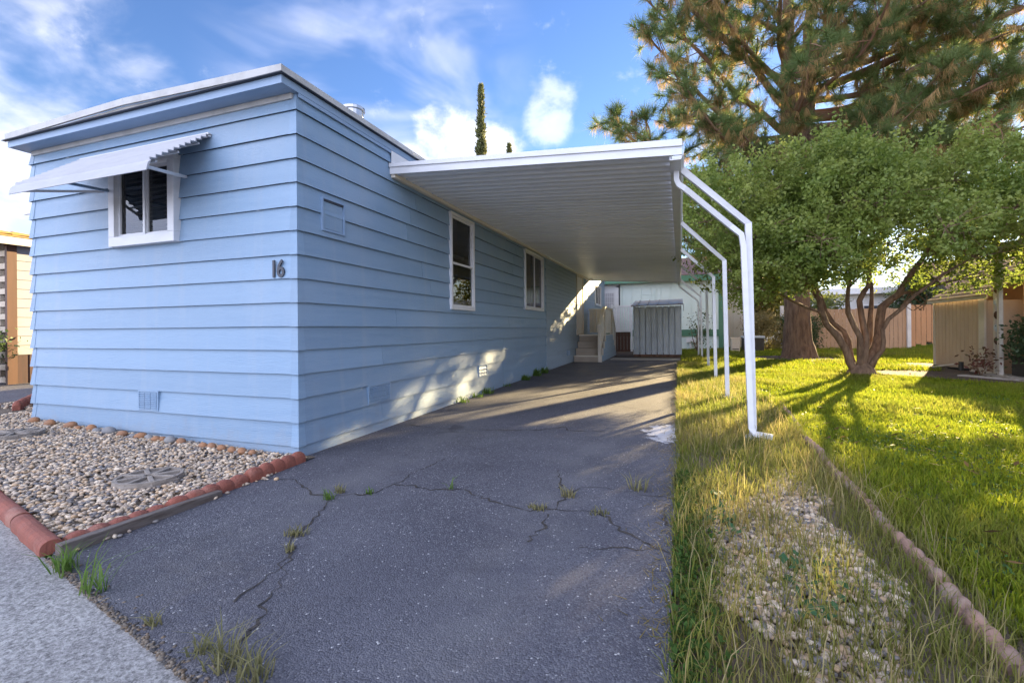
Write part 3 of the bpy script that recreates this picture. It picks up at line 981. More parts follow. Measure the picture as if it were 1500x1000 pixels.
# ---- side door and porch light
M_doorc = pmat('door_paint', (0.66, 0.65, 0.62), (0.60, 0.59, 0.56), 2, rough=0.5)
dr = rect_frame('side', DOOR[0] - 0.05, DOOR[1] + 0.05, DOOR[2] - 0.02, DOOR[3] + 0.05, 0.05, -0.01, 0.035).build('door_frame', M_trimw, home)
door = box('door', M_doorc, home, XW - 0.02, XW + 0.008, DOOR[0], DOOR[1], DOOR[2] + 0.03, DOOR[3])
MB().tube([(XW + 0.008, 14.36, 1.80), (XW + 0.06, 14.36, 1.80), (XW + 0.06, 14.47, 1.80)], 0.012, 8).build('handle', M_galv, door)
MB().lathe((XW + 0.012, 14.36, 1.92), [(0.02, 0), (0.02, 0.03)], 10).build('handle', M_galv, door)
pl = box('porch_light', M_white, home, XW + 0.022, XW + 0.04, 15.85, 16.0, 2.68, 2.80)
MB().tube([(XW + 0.04, 15.92, 2.74), (XW + 0.16, 15.92, 2.76)], 0.015, 8).build('lamp_arm', M_white, pl)
MB().lathe((XW + 0.18, 15.92, 2.70), [(0.05, 0), (0.06, 0.05), (0.03, 0.09)], 12).build('lamp_shade', M_white, pl)

# ------------------------------------------------------------------ steps at the side door
st = thing('entry_steps', 'cream double entry steps with solid rails by the side door of the blue home', 'steps', (-2.55, 15.4, 0))
SX0, SX1 = -2.965, -2.17
zt = 0.885
zs = [0.28, 0.48, 0.68, zt]
ys = [13.70, 13.98, 14.24, 14.50]
for i, (y, z) in enumerate(zip(ys, zs)):
    yend = ys[i + 1] if i < 3 else 16.2
    zb = -0.02 if i == 0 else zs[i - 1] - 0.02
    box('riser', M_step, st, SX0, SX1, y + 0.02, y + 0.045, zb, z - 0.03)
    box('tread', M_cream if i in (0, 3) else M_step, st, SX0, SX1 + 0.01, y, yend + (0.03 if i < 3 else 0), z - 0.03, z)
for i, z in enumerate(zs[::-1][1:]):
    y = 16.2 + i * 0.27
    box('tread', M_step, st, SX0, SX1, y, y + 0.27, z - 0.03, z)
    box('riser', M_step, st, SX0, SX1, y + 0.0, y + 0.02, z, zs[::-1][i] - 0.03)
# clad side in blue siding, stepped outline
for k in range(9):
    z0, z1 = 0.0 + 0.098 * k, 0.098 * (k + 1)
    i = min(3, max(0, sum(1 for z in zs if z < z1 - 0.02)))
    y0 = ys[i]; y1 = 16.2 + 0.27 * (3 - i)
    if y1 > y0: MB().hexa([(SX1 + 0.02, y0, z0), (SX1 + 0.02, y1, z0), (SX1, y1, z0), (SX1, y0, z0), (SX1 + 0.008, y0, z1), (SX1 + 0.008, y1, z1), (SX1, y1, z1), (SX1, y0, z1)]).build('siding_board', M_bluevinyl, st)
for i in range(4):
    box('edge_trim', M_trimw, st, SX1 - 0.002, SX1 + 0.03, ys[i] - 0.012, ys[i] + 0.035, (zs[i - 1] if i else 0.0), zs[i] + 0.003)
# railing: sloped, level, sloped solid panels with posts
RX = SX1 - 0.035
for (ya, yb, za, zb_) in ((13.76, 14.6, 0.36, 0.93), (14.62, 16.2, 0.93, 0.93), (16.22, 17.0, 0.93, 0.30)):
    n = max(3, int((yb - ya) / 0.14))
    for k in range(n):
        a, b = k / n, (k + 1) / n
        y0, y1 = ya + (yb - ya) * a + 0.004, ya + (yb - ya) * b - 0.004
        za0, zb0 = za + (zb_ - za) * a, za + (zb_ - za) * b
        MB().hexa([(RX - 0.01, y0, za0), (RX + 0.01, y0, za0), (RX + 0.01, y1, zb0), (RX - 0.01, y1, zb0), (RX - 0.01, y0, za0 + 0.78), (RX + 0.01, y0, za0 + 0.78), (RX + 0.01, y1, zb0 + 0.78), (RX - 0.01, y1, zb0 + 0.78)]).build('rail_board', M_cream, st)
    MB().tube([(RX, ya - 0.02, za + 0.80), (RX, yb + 0.02, zb_ + 0.80)], 0, sq=(0.05, 0.09), up=(0, 0, 1)).build('handrail', M_cream, st)
for y, z0, z1 in ((13.74, 0.02, 1.16), (14.61, 0.88, 1.74), (16.21, 0.88, 1.74), (17.02, 0.05, 1.10)):
    box('rail_post', M_trimw, st, RX - 0.045, RX + 0.045, y - 0.045, y + 0.045, z0, z1)
for k in range(6):  # far railing across the landing
    x0 = SX0 + 0.03 + k * 0.125
    box('rail_board', M_cream, st, x0, x0 + 0.115, 16.12, 16.14, 0.93, 1.70)
box('handrail', M_cream, st, SX0, RX, 16.08, 16.18, 1.702, 1.75)

# ------------------------------------------------------------------ carport
cp = thing('carport', 'white metal carport roof on bent posts over the asphalt driveway', 'carport', (-1.2, 10.4, 0))
CY0, CY1 = 4.41, 16.41
zc = lambda x: 2.60 + (-x) * (0.185 / 3.0)      # underside height
PW = 0.30
prof = [(0.0, 0.0), (0.05, 0.0), (0.07, 0.022), (0.13, 0.022), (0.15, 0.0), (0.205, 0.0), (0.222, 0.055), (0.283, 0.055), (0.30, 0.0)]
pts = [(u, v) for u, v in prof] + [(u, v + 0.004) for u, v in reversed(prof)]
x_a, x_b = -2.955, -0.06
me_panel = None
for k in range(40):
    y0 = CY0 + k * PW
    if me_panel is None:
        m = MB(); n = len(pts)
        A = [(x_a, u, zc(x_a) + v) for u, v in pts]; B = [(x_b, u, zc(x_b) + v) for u, v in pts]
        m.v = A + B
        for q in range(n):
            r = (q + 1) % n
            m.f.append((q, r, n + r, n + q))
        o = m.build('roof_panel', M_pan, cp, local=True); me_panel = o.data
    else:
        o = bpy.data.objects.new('roof_panel', me_panel); link(o, cp)
    o.location = Vector((0, y0 + 0.001, 0)) - origin_of(cp)
# front fascia (two-step), back fascia, wall ledger, flashing
zf = lambda x: zc(x) - 0.015
MB().hexa([(XW + 0.02, CY0 - 0.02, zf(XW)), (0.03, CY0 - 0.02, zf(0.03)), (0.03, CY0 - 0.003, zf(0.03)), (XW + 0.02, CY0 - 0.003, zf(XW)),
           (XW + 0.02, CY0 - 0.02, zf(XW) + 0.085), (0.03, CY0 - 0.02, zf(0.03) + 0.085), (0.03, CY0 - 0.003, zf(0.03) + 0.085), (XW + 0.02, CY0 - 0.003, zf(XW) + 0.085)]).build('fascia', M_white, cp)
MB().hexa([(XW + 0.02, CY0 - 0.035, zf(XW) + 0.075), (0.03, CY0 - 0.035, zf(0.03) + 0.075), (0.03, CY0 + 0.05, zf(0.03) + 0.086), (XW + 0.02, CY0 + 0.05, zf(XW) + 0.086),
           (XW + 0.02, CY0 - 0.035, zf(XW) + 0.115), (0.03, CY0 - 0.035, zf(0.03) + 0.135), (0.03, CY0 + 0.05, zf(0.03) + 0.135), (XW + 0.02, CY0 + 0.05, zf(XW) + 0.115)]).build('fascia_cap', M_white, cp)
MB().hexa([(XW + 0.02, CY1 + 0.003, zf(XW) - 0.02), (0.03, CY1 + 0.003, zf(0.03) - 0.02), (0.03, CY1 + 0.02, zf(0.03) - 0.02), (XW + 0.02, CY1 + 0.02, zf(XW) - 0.02),
           (XW + 0.02, CY1 + 0.003, zf(XW) + 0.12), (0.03, CY1 + 0.003, zf(0.03) + 0.12), (0.03, CY1 + 0.02, zf(0.03) + 0.12), (XW + 0.02, CY1 + 0.02, zf(XW) + 0.12)]).build('fascia', M_white, cp)
box('ledger_strip', M_cream, cp, XW + 0.026, XW + 0.075, CY0, CY1, zc(-2.95) - 0.045, zc(-2.95) - 0.004)
box('flashing', M_white, cp, XW + 0.034, XW + 0.040, CY0 - 0.01, CY1, zc(-2.95) + 0.075, ZT - 0.008)
# gutter along the outer edge
gut = MB()
gp = [(-0.075, 2.55), (0.02, 2.55), (0.045, 2.60), (0.045, 2.69), (0.038, 2.69), (0.036, 2.60), (0.016, 2.558), (-0.068, 2.558), (-0.068, 2.60), (-0.075, 2.60)]
gut.extrude([(x, 0, z) for x, z in gp], (0, CY0 - 0.001, 0), (0, CY1, 0)).build('gutter', M_white, cp)


def bent_post(y, top_y, x=0.62):
    gz = g(0, y)
    pt = MB().tube([(x + 0.03, y, gz - 0.05), (x, y, 2.05), (-0.02, top_y, 2.625)], 0, sq=(0.062, 0.058), up=(0, 1, 0))
    po = pt.build('post', M_white, cp)
    # base plate and top bracket
    box('base_plate', M_white, po, x - 0.05, x + 0.11, y - 0.06, y + 0.06, gz - 0.02, gz + 0.015)
    box('bracket', M_white, po, -0.07, 0.05, top_y - 0.045, top_y + 0.045, 2.60, 2.705)
    return po


for (y, ty) in ((4.98, 4.80), (7.55, 7.2), (9.9, 9.6), (12.4, 12.1), (15.9, 15.6)):
    bent_post(y, ty)
# downspouts on the first post and at the far end
def downspout(y, yt, x, foot=True):
    gz = g(0, y)
    path = [(-0.02, yt, 2.56), (-0.02, yt, 2.47), (0.0, yt, 2.42), (0.05, yt, 2.38), (0.46, y, 2.03), (0.555, y, 1.94), (0.572, y, 1.82), (x - 0.035, y - 0.01, gz + 0.09)]
    if foot: path += [(x, y - 0.02, gz + 0.045), (x + 0.14, y - 0.05, gz + 0.03)]
    else: path += [(x - 0.03, y, gz)]
    MB().tube(path, 0, sq=(0.056, 0.048), up=(0, 1, 0)).build('downspout', M_white, cp)


downspout(4.93, 4.74, 0.66)
downspout(16.35, 16.3, 0.60, False)

# ------------------------------------------------------------------ small metal shed at the end of the drive
sh = thing('garden_shed', 'small grey blue metal shed at the end of the driveway', 'shed', (-0.7, 16.9, g(0, 16.9)))
SXa, SXb, SYa, SYb = -1.47, 0.03, 16.42, 17.6
gz = g(0, 16.4)
box('shed_base', M_rust, sh, SXa - 0.02, SXb + 0.02, SYa + 0.02, SYb, gz - 0.05, gz + 0.09)
nP = 8
for k in range(nP):
    xa = SXa + (SXb - SXa) * k / nP; xb = SXa + (SXb - SXa) * (k + 1) / nP
    d = 0.018 if k % 2 else 0.0
    MB().hexa([(xa + 0.009, SYa - d, gz + 0.08), (xb - 0.009, SYa - d, gz + 0.08), (xb - 0.02, SYa + 0.04, gz + 0.08), (xa + 0.016, SYa + 0.04, gz + 0.08),
               (xa + 0.009, SYa - d, gz + 1.69), (xb - 0.009, SYa - d, gz + 1.69), (xb - 0.016, SYa + 0.04, gz + 1.69), (xa + 0.016, SYa + 0.04, gz + 1.69)]).build('wall_panel', M_shed, sh)
box('corner_trim', M_shed, sh, SXa - 0.022, SXa - 0.001, SYa - 0.02, SYa + 0.05, gz + 0.07, gz + 1.69)
box('corner_trim', M_shed, sh, SXb + 0.001, SXb + 0.024, SYa - 0.02, SYa + 0.05, gz + 0.07, gz + 1.69)
box('wall_panel', M_shed, sh, SXa, SXa + 0.02, SYa + 0.032, SYb, gz + 0.08, gz + 1.7)
box('wall_panel', M_shed, sh, SXb - 0.02, SXb, SYa + 0.032, SYb, gz + 0.08, gz + 1.7)
box('wall_panel', M_shed, sh, SXa, SXb, SYb, SYb + 0.02, gz + 0.08, gz + 1.7)
rz = gz + 1.69
rf = MB().hexa([(SXa - 0.09, SYa - 0.12, rz), (SXb + 0.07, SYa - 0.12, rz + 0.03), (SXb + 0.07, SYb + 0.1, rz + 0.27), (SXa - 0.06, SYb + 0.1, rz + 0.24),
                (SXa - 0.09, SYa - 0.12, rz + 0.03), (SXb + 0.07, SYa - 0.12, rz + 0.06), (SXb + 0.07, SYb + 0.1, rz + 0.30), (SXa - 0.06, SYb + 0.1, rz + 0.27)]).build('roof', M_shedroof, sh)
for k in range(5):
    xx = SXa + 0.1 + k * 0.33
    MB().hexa([(xx, SYa - 0.12, rz + 0.04), (xx + 0.03, SYa - 0.12, rz + 0.041), (xx + 0.03, SYb + 0.1, rz + 0.284), (xx, SYb + 0.1, rz + 0.283),
               (xx, SYa - 0.12, rz + 0.068), (xx + 0.03, SYa - 0.12, rz + 0.069), (xx + 0.03, SYb + 0.1, rz + 0.305), (xx, SYb + 0.1, rz + 0.304)]).build('roof_rib', M_shedroof, rf)
box('roof_end', M_shed, sh, SXb + 0.072, SXb + 0.10, SYa - 0.13, SYa + 0.1, rz - 0.17, rz + 0.06)

# ------------------------------------------------------------------ mint green home behind
gh = thing('green_home', 'mint green mobile home with dark green trim behind the shed', 'mobile home', (-2.0, 21, g(0, 21)))
GY = 21.0; gz = g(0, 21)
GX0, GX1 = -12.0, 1.66
nb = 34
for k in range(nb):
    xa = GX0 + (GX1 - GX0) * k / nb; xb = GX0 + (GX1 - GX0) * (k + 1) / nb
    box('wall_panel', M_mint, gh, xa + 0.004, xb - 0.004, GY, GY + 0.03, gz + 0.86, gz + 3.0)
    box('skirt_panel', M_mint, gh, xa + 0.004, xb - 0.004, GY + 0.04, GY + 0.06, gz - 0.05, gz + 0.58)
box('wall', M_mint, gh, GX0, GX1, GY + 0.031, GY + 7, gz - 0.05, gz + 3.0)
box('trim_band', M_green, gh, GX0, GX1 + 0.02, GY - 0.02, GY + 0.035, gz + 0.58, gz + 0.855)
box('corner_trim', M_green, gh, GX1 - 0.16, GX1 + 0.02, GY - 0.03, GY - 0.001, gz + 0.0, gz + 3.0)
box('eave', M_green, gh, GX0 - 0.3, GX1 + 0.35, GY - 0.35, GY - 0.3, gz + 2.86, gz + 3.1)
groof = MB().face([(GX0 - 0.3, GY - 0.36, gz + 3.105), (GX1 + 0.35, GY - 0.36, gz + 3.105), (GX1 + 0.35, GY + 3.5, gz + 4.35), (GX0 - 0.3, GY + 3.5, gz + 4.35)])
groof.face([(GX0 - 0.3, GY + 3.5, gz + 4.35), (GX1 + 0.35, GY + 3.5, gz + 4.35), (GX1 + 0.35, GY + 7.3, gz + 3.1), (GX0 - 0.3, GY + 7.3, gz + 3.1)])
groof = groof.build('roof', M_maroon, gh)
for k in range(14):   # shingle courses
    t0, t1 = k / 14, (k + 1) / 14
    ya, yb = GY - 0.36 + 3.86 * t0, GY - 0.36 + 3.86 * t1
    za, zb_ = gz + 3.105 + 1.245 * t0, gz + 3.105 + 1.245 * t1
    MB().hexa([(GX0 - 0.3, ya, za + 0.003), (GX1 + 0.35, ya, za + 0.003), (GX1 + 0.35, yb, zb_ + 0.003), (GX0 - 0.3, yb, zb_ + 0.003),
               (GX0 - 0.3, ya, za + 0.03), (GX1 + 0.35, ya, za + 0.03), (GX1 + 0.35, yb, zb_ + 0.01), (GX0 - 0.3, yb, zb_ + 0.01)]).build('shingle_course', M_maroon, groof)
MB().face([(GX1, GY, gz + 3.0), (GX1, GY + 7, gz + 3.0), (GX1, GY + 3.5, gz + 4.3)]).build('gable', M_mint, gh)
# its white storm door with a grille
gd = box('door', M_white, gh, -3.22, -2.62, GY - 0.055, GY - 0.003, gz + 0.75, gz + 2.72)
box('door_frame', M_white, gh, -2.62, -2.52, GY - 0.06, GY - 0.002, gz + 0.75, gz + 2.8)
box('door_frame', M_white, gh, -3.32, -3.22, GY - 0.06, GY - 0.002, gz + 0.75, gz + 2.8)
box('door_frame', M_white, gh, -3.32, -2.52, GY - 0.06, GY - 0.002, gz + 2.72, gz + 2.85)
box('frame_shadow_strip', M_drip, gh, -2.518, -2.47, GY - 0.02, GY - 0.001, gz + 1.2, gz + 2.85)  # dark strip standing in for the shadow beside the door frame
M_grille = pmat('grille_grey', (0.42, 0.42, 0.45), rough=0.5)
box('pane', M_grille, gd, -3.12, -2.72, GY - 0.059, GY - 0.056, gz + 1.5, gz + 2.5)
for k in range(5):
    box('grille_bar', M_white, gd, -3.10 + k * 0.085, -3.085 + k * 0.085, GY - 0.07, GY - 0.06, gz + 1.5, gz + 2.5)
for z in (1.5, 1.75, 2.05, 2.3, 2.48):
    box('grille_bar', M_white, gd, -3.12, -2.72, GY - 0.078, GY - 0.071, gz + z, gz + z + 0.02)
# panel frame on the wall
pfm = MB()
for (a, b, c, d) in ((-1.62, -1.0, 2.36, 2.385), (-0.985, -0.96, 1.9, 2.62), (-1.03, -1.005, 1.9, 2.38)):
    pfm.box(a, b, GY - 0.02, GY - 0.001, gz + c, gz + d)
pfm.build('cable_conduit', M_mint, gh)
# porch of the green home: white slatted railing over brown lattice
pr = thing('porch_rail', 'white slatted porch railing below the white storm door of the mint home', 'railing', (-2.5, 19.3, gz))
for k in range(7):
    x = -2.52 + k * 0.1
    box('baluster', M_white, pr, x, x + 0.05, 19.3, 19.34, gz + 0.86, gz + 1.78)
box('rail', M_white, pr, -2.55, -1.86, 19.28, 19.36, gz + 1.782, gz + 1.85)
box('rail', M_white, pr, -2.55, -1.86, 19.28, 19.36, gz + 0.78, gz + 0.858)
box('post', M_white, pr, -2.64, -2.552, 19.27, 19.37, gz - 0.02, gz + 1.9)
box('post', M_white, pr, -1.858, -1.79, 19.27, 19.37, gz + 0.0, gz + 1.9)
for k in range(5):
    x = -2.5 + k * 0.125
    box('skirt_board', M_brown, pr, x, x + 0.118, 19.32, 19.345, gz - 0.02, gz + 0.778)
# canvas at the corner of the green home, boxes on the ground
cv = thing('porch_screen', 'bright white panel standing at the right corner of the mint home', 'screen', (2.1, 22.6, gz))
for k in range(4):
    box('panel', M_canvas, cv, 1.8 + k * 0.2, 1.995 + k * 0.2, 22.6 + 0.01 * (k % 2), 22.63 + 0.01 * (k % 2), gz + 0.05, gz + 3.1 - 0.12 * k)
box('rail', M_trimw, cv, 1.78, 2.62, 22.64, 22.68, gz + 0.0, gz + 0.12)
ub = thing('utility_box', 'beige utility box on the grass beside the mint home', 'utility box', (1.95, 19.6, gz))
box('body', M_trimw, ub, 1.83, 2.12, 19.5, 19.9, gz, gz + 0.5, bevel=0.01)
box('lid', M_trimw, ub, 1.81, 2.14, 19.48, 19.92, gz + 0.502, gz + 0.54, bevel=0.008)
box('louver', M_drip, ub, 1.86, 2.09, 19.49, 19.499, gz + 0.1, gz + 0.13)
tb = thing('storage_bin', 'dark grey bin standing on the lawn by the tan bush', 'bin', (2.6, 19.8, gz))
box('body', M_black, tb, 2.25, 2.95, 19.6, 20.2, gz, gz + 0.52, bevel=0.02)
box('lid', M_shed, tb, 2.22, 2.98, 19.57, 20.23, gz + 0.522, gz + 0.60, bevel=0.02)
wb = thing('meter_box', 'white meter box low on the mint wall right of the shed', 'meter box', (0.75, 20.9, gz))
box('body', M_white, wb, 0.25, 0.6, GY - 0.14, GY - 0.022, gz + 0.32, gz + 0.5, bevel=0.01)
box('pipe', M_white, wb, 0.38, 0.44, GY - 0.1, GY - 0.05, gz, gz + 0.319)

# ------------------------------------------------------------------ tan shed and tan house at the right
ts = thing('tan_shed', 'low tan board shed with brown shingle roof at the edge of the lawn', 'shed', (7.2, 13.4, g(0, 13.4)))
gz = g(0, 13.4)
TX = 5.95
nb = 13
for k in range(nb):
    ya = 12.42 + (14.45 - 12.42) * k / nb; yb = 12.42 + (14.45 - 12.42) * (k + 1) / nb
    box('wall_board', M_tan2, ts, TX, TX + 0.03, ya + 0.006, yb - 0.006, gz - 0.02, gz + 1.56)
box('wall', M_tan2, ts, TX + 0.031, TX + 3.2, 12.42, 14.45, gz - 0.02, gz + 1.5)
box('corner_trim', M_trimw, ts, TX - 0.03, TX + 0.035, 14.451, 14.50, gz - 0.02, gz + 1.56)
box('corner_trim', M_trimw, ts, TX - 0.035, TX - 0.002, 12.40, 12.60, gz - 0.02, gz + 1.56)
box('fascia', M_trimw, ts, TX - 0.10, TX - 0.07, 12.2, 14.62, gz + 1.53, gz + 1.62)
trf = MB().face([(TX - 0.12, 12.2, gz + 1.60), (TX - 0.12, 14.65, gz + 1.60), (TX + 1.8, 14.65, gz + 2.75), (TX + 1.8, 12.2, gz + 2.75)])
trf.face([(TX + 1.8, 12.2, gz + 2.75), (TX + 1.8, 14.65, gz + 2.75), (TX + 3.4, 14.65, gz + 1.6), (TX + 3.4, 12.2, gz + 1.6)])
trf = trf.build('roof', M_brownroof, ts)
for k in range(12):
    t0, t1 = k / 12, (k + 1) / 12
    for j in range(8):
        ya = 12.2 + 2.45 * j / 8 + 0.08 * (k % 2); yb = ya + 2.45 / 8 - 0.012
        xa, xb = TX - 0.12 + 1.92 * t0, TX - 0.12 + 1.92 * t1
        za, zb_ = gz + 1.60 + 1.15 * t0, gz + 1.60 + 1.15 * t1
        MB().hexa([(xa, ya, za + 0.002), (xb, ya, zb_ + 0.002), (xb, yb, zb_ + 0.002), (xa, yb, za + 0.002), (xa, ya, za + 0.008), (xb, ya, zb_ + 0.005), (xb, yb, zb_ + 0.005), (xa, yb, za + 0.008)]).build('shingle', M_brownroof, trf)
MB().face([(TX + 0.03, 14.45, gz + 1.5), (TX + 3.2, 14.45, gz + 1.5), (TX + 1.8, 14.45, gz + 2.7)]).build('gable', M_tan2, ts)

th = thing('tan_house', 'tan house with white porch posts cut by the right edge of the photo', 'house', (9, 9, g(0, 11)))
gz = g(0, 11.5)
HX = 6.32
for k in range(22):
    ya = 3.2 + k * 0.4
    box('wall_board', M_tan, th, HX, HX + 0.03, ya + 0.005, ya + 0.395, gz + 0.0, gz + 2.55)
box('wall', M_tan, th, HX + 0.031, HX + 6, 3.2, 12.0, gz - 0.1, gz + 2.55)
hr = MB().face([(HX - 0.45, 3.0, gz + 2.5), (HX - 0.45, 12.1, gz + 2.5), (HX + 3.2, 12.1, gz + 3.6), (HX + 3.2, 3.0, gz + 3.6)])
hr.face([(HX + 3.2, 3.0, gz + 3.6), (HX + 3.2, 12.1, gz + 3.6), (HX + 6.6, 12.1, gz + 2.5), (HX + 6.6, 3.0, gz + 2.5)])
hr.build('roof', M_brownroof, th)
box('fascia', M_trimw, th, HX - 0.49, HX - 0.455, 3.0, 12.1, gz + 2.40, gz + 2.56)
for (x, y, w) in ((5.86, 11.92, 0.024), (5.77, 11.60, 0.032)):
    box('porch_post', M_trimw, th, x - w, x + w, y - w, y + w, gz - 0.02, gz + 2.5)
box('porch_slab', M_slab, th, 5.6, HX - 0.002, 3.4, 11.95, gz - 0.05, gz + 0.05)
wc = thing('wind_ornament', 'dark string ornament hanging between the white porch posts', 'ornament', (5.81, 11.77, gz + 1.0))
for k in range(5):
    MB().lathe((5.81, 11.77, gz + 0.62 + k * 0.25), [(0.02, 0.0), (0.05, 0.05), (0.05, 0.11), (0.02, 0.15)], 8).build('bead', M_shed if k % 2 else M_brown, wc)
MB().tube([(5.81, 11.77, gz + 0.6), (5.81, 11.77, gz + 2.45)], 0.006, 4).build('string', M_black, wc)
# boards and odds and ends lying on the dirt
def plank(label, a, b, w, h, mat=M_trimw, z=None):
    a = Vector((a[0], a[1], g(0, a[1]) + 0.03 + (a[2] if len(a) > 2 else 0))); b = Vector((b[0], b[1], g(0, b[1]) + 0.03 + (b[2] if len(b) > 2 else 0)))
    o = MB().tube([a, b], 0, sq=(h, w), up=(0, 0, 1)).build('loose_board', mat)
    return tag(o, label, 'board', 'loose boards on the dirt by the tan shed')


plank('weathered plank lying flat in front of the porch posts', (5.15, 11.55), (5.72, 10.75), 0.20, 0.03, M_slab)
plank('short pale board leaning against the tan shed wall', (5.45, 13.45), (5.7, 12.95, 0.12), 0.12, 0.03)
plank('grey board lying on dirt left of the leaning board', (4.9, 14.15), (5.45, 13.2), 0.12, 0.03, M_wood)
plank('dark board flat against the foot of the tan shed', (5.75, 13.3), (5.85, 12.85), 0.14, 0.05, M_black)
plank('narrow pale strip at the foot of the shed corner', (5.8, 12.62), (5.85, 11.98), 0.06, 0.06)
ps = MB().tube([(5.7, 12.78, gz - 0.02), (5.7, 12.78, gz + 0.22)], 0.045, 10).build('pipe_stub', M_black)
tag(ps, 'short black pipe stub standing beside the tan shed', 'pipe')

# ------------------------------------------------------------------ back fence
fn = thing('board_fence', 'tan board fence across the back of the lawn', 'fence', (7.0, 22.0, g(0, 22)))
gz = g(0, 22)
A, B = Vector((3.9, 21.6, 0)), Vector((8.25, 22.2, 0))
C = Vector((11.8, 22.6, 0))


def fence_run(A, B, n, mat, z0, z1, jag=0.0):
    d = (B - A); nrm = Vector((d.y, -d.x, 0)).normalized()
    for k in range(n):
        a = A + d * ((k + 0.04) / n); b = A + d * ((k + 0.96) / n)
        o = nrm * 0.012
        zz = z1 + random.uniform(-0.02, 0.02); zl = z0 + random.uniform(0, jag)
        MB().hexa([(a.x, a.y, gz + zl), (b.x, b.y, gz + zl), (b.x - o.x, b.y - o.y, gz + zl), (a.x - o.x, a.y - o.y, gz + zl),
                   (a.x, a.y, gz + zz), (b.x, b.y, gz + zz), (b.x - o.x, b.y - o.y, gz + zz), (a.x - o.x, a.y - o.y, gz + zz)]).build('board', mat, fn)
    for z in (0.35, 1.3):
        MB().tube([A + Vector((0, 0.06, gz + z)), B + Vector((0, 0.06, gz + z))], 0, sq=(0.09, 0.04), up=(0, 0, 1)).build('rail', mat, fn)


fence_run(A, B, 30, M_fence, 0.0, 1.62)
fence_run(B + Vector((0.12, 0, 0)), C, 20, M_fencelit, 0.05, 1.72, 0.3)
for p in (A, B + Vector((0.05, -0.04, 0)), C):
    box('post', M_farroof, fn, p.x - 0.06, p.x + 0.06, p.y - 0.05, p.y + 0.07, gz, gz + 1.78)

# ------------------------------------------------------------------ buildings beyond the fence
wh = thing('white_home', 'long white mobile home with pale roof beyond the back fence', 'mobile home', (9, 34, 0.2))
box('wall', M_farroof, wh, 3.2, 15.5, 33, 38, 0.1, 3.0)
box('roof', M_white, wh, 2.9, 15.8, 32.7, 38.3, 3.0, 3.35)
for k in range(4):
    w = box('window', M_white, wh, 4.5 + k * 2.8, 5.7 + k * 2.8, 32.94, 32.998, 1.4, 2.4)
    box('pane', M_drip, w, 4.6 + k * 2.8, 5.6 + k * 2.8, 32.93, 32.939, 1.5, 2.3)
bh = thing('brown_roof_house', 'house with brown shingle roof seen through the tree beyond the fence', 'house', (17, 30, 0.2))
box('wall', M_tan2, bh, 12.6, 22, 28, 34, 0.1, 2.6)
MB().face([(12.0, 27.4, 2.5), (22.6, 27.4, 2.5), (22.6, 31, 4.5), (12.0, 31, 4.5)]).face([(12.0, 31, 4.5), (22.6, 31, 4.5), (22.6, 34.6, 2.5), (12.0, 34.6, 2.5)]).build('roof', M_brownroof, bh)
box('fascia', M_trimw, bh, 12.0, 22.6, 27.36, 27.40, 2.34, 2.52)
w = box('window', M_white, bh, 14, 15.4, 27.95, 27.998, 1.1, 2.1); box('pane', M_drip, w, 14.1, 15.3, 27.93, 27.949, 1.2, 2.0)

# ------------------------------------------------------------------ neighbour at the left
nh = thing('left_neighbour_home', 'neighbouring home with mossy roof and brown corner post at the left edge', 'mobile home', (-13.5, 9, 0))
NX, NY = -12.95, 5.55
for k in range(12):
    z0 = 0.62 + k * 0.195
    MB().hexa([(NX + 0.018, NY + 0.14, z0), (NX + 0.018, 18, z0), (NX, 18, z0), (NX, NY + 0.14, z0), (NX + 0.004, NY + 0.14, z0 + 0.195), (NX + 0.004, 18, z0 + 0.195), (NX, 18, z0 + 0.195), (NX, NY + 0.14, z0 + 0.195)]).build('siding_board', M_greyvinyl, nh)
box('corner_post', M_brown, nh, NX - 0.03, NX + 0.05, NY - 0.02, NY + 0.135, 0.0, 2.95)
box('wall', M_greyvinyl, nh, NX - 4, NX - 0.002, NY + 0.14, 18, 0.0, 2.95)
for k in range(22):
    z0 = 0.05 + k * 0.13
    for j in range(8):
        x1 = NX - 0.07 - j * 0.4 - 0.2 * (k % 2)
        box('brick', M_beigebrick, nh, x1 - 0.385, x1, NY + 0.0 + random.uniform(0, 0.012), NY + 0.08, z0, z0 + 0.115)
for k in range(26):
    box('skirt_board', M_maroonsk, nh, NX - 0.03, NX + 0.01 + 0.012 * (k % 2), NY + 0.14 + k * 0.2, NY + 0.33 + k * 0.2, -0.05, 0.615)
box('fascia', M_trimw, nh, NX - 4.4, NX + 0.25, NY - 0.30, NY - 0.25, 2.86, 3.02)
box('fascia', M_trimw, nh, NX + 0.2, NX + 0.25, NY - 0.248, 18, 2.86, 3.02)
nr = box('roof', M_moss, nh, NX - 4.4, NX + 0.27, NY - 0.32, 18.2, 3.022, 3.05)
for k in range(20):
    y0 = NY - 0.33 + k * 0.3
    MB().hexa([(NX - 4.4, y0, 3.052), (NX + 0.28, y0, 3.052), (NX + 0.28, y0 + 0.3, 3.07), (NX - 4.4, y0 + 0.3, 3.07), (NX - 4.4, y0, 3.12), (NX + 0.28, y0, 3.12), (NX + 0.28, y0 + 0.3, 3.10), (NX - 4.4, y0 + 0.3, 3.10)]).build('tile_course', M_moss, nr)

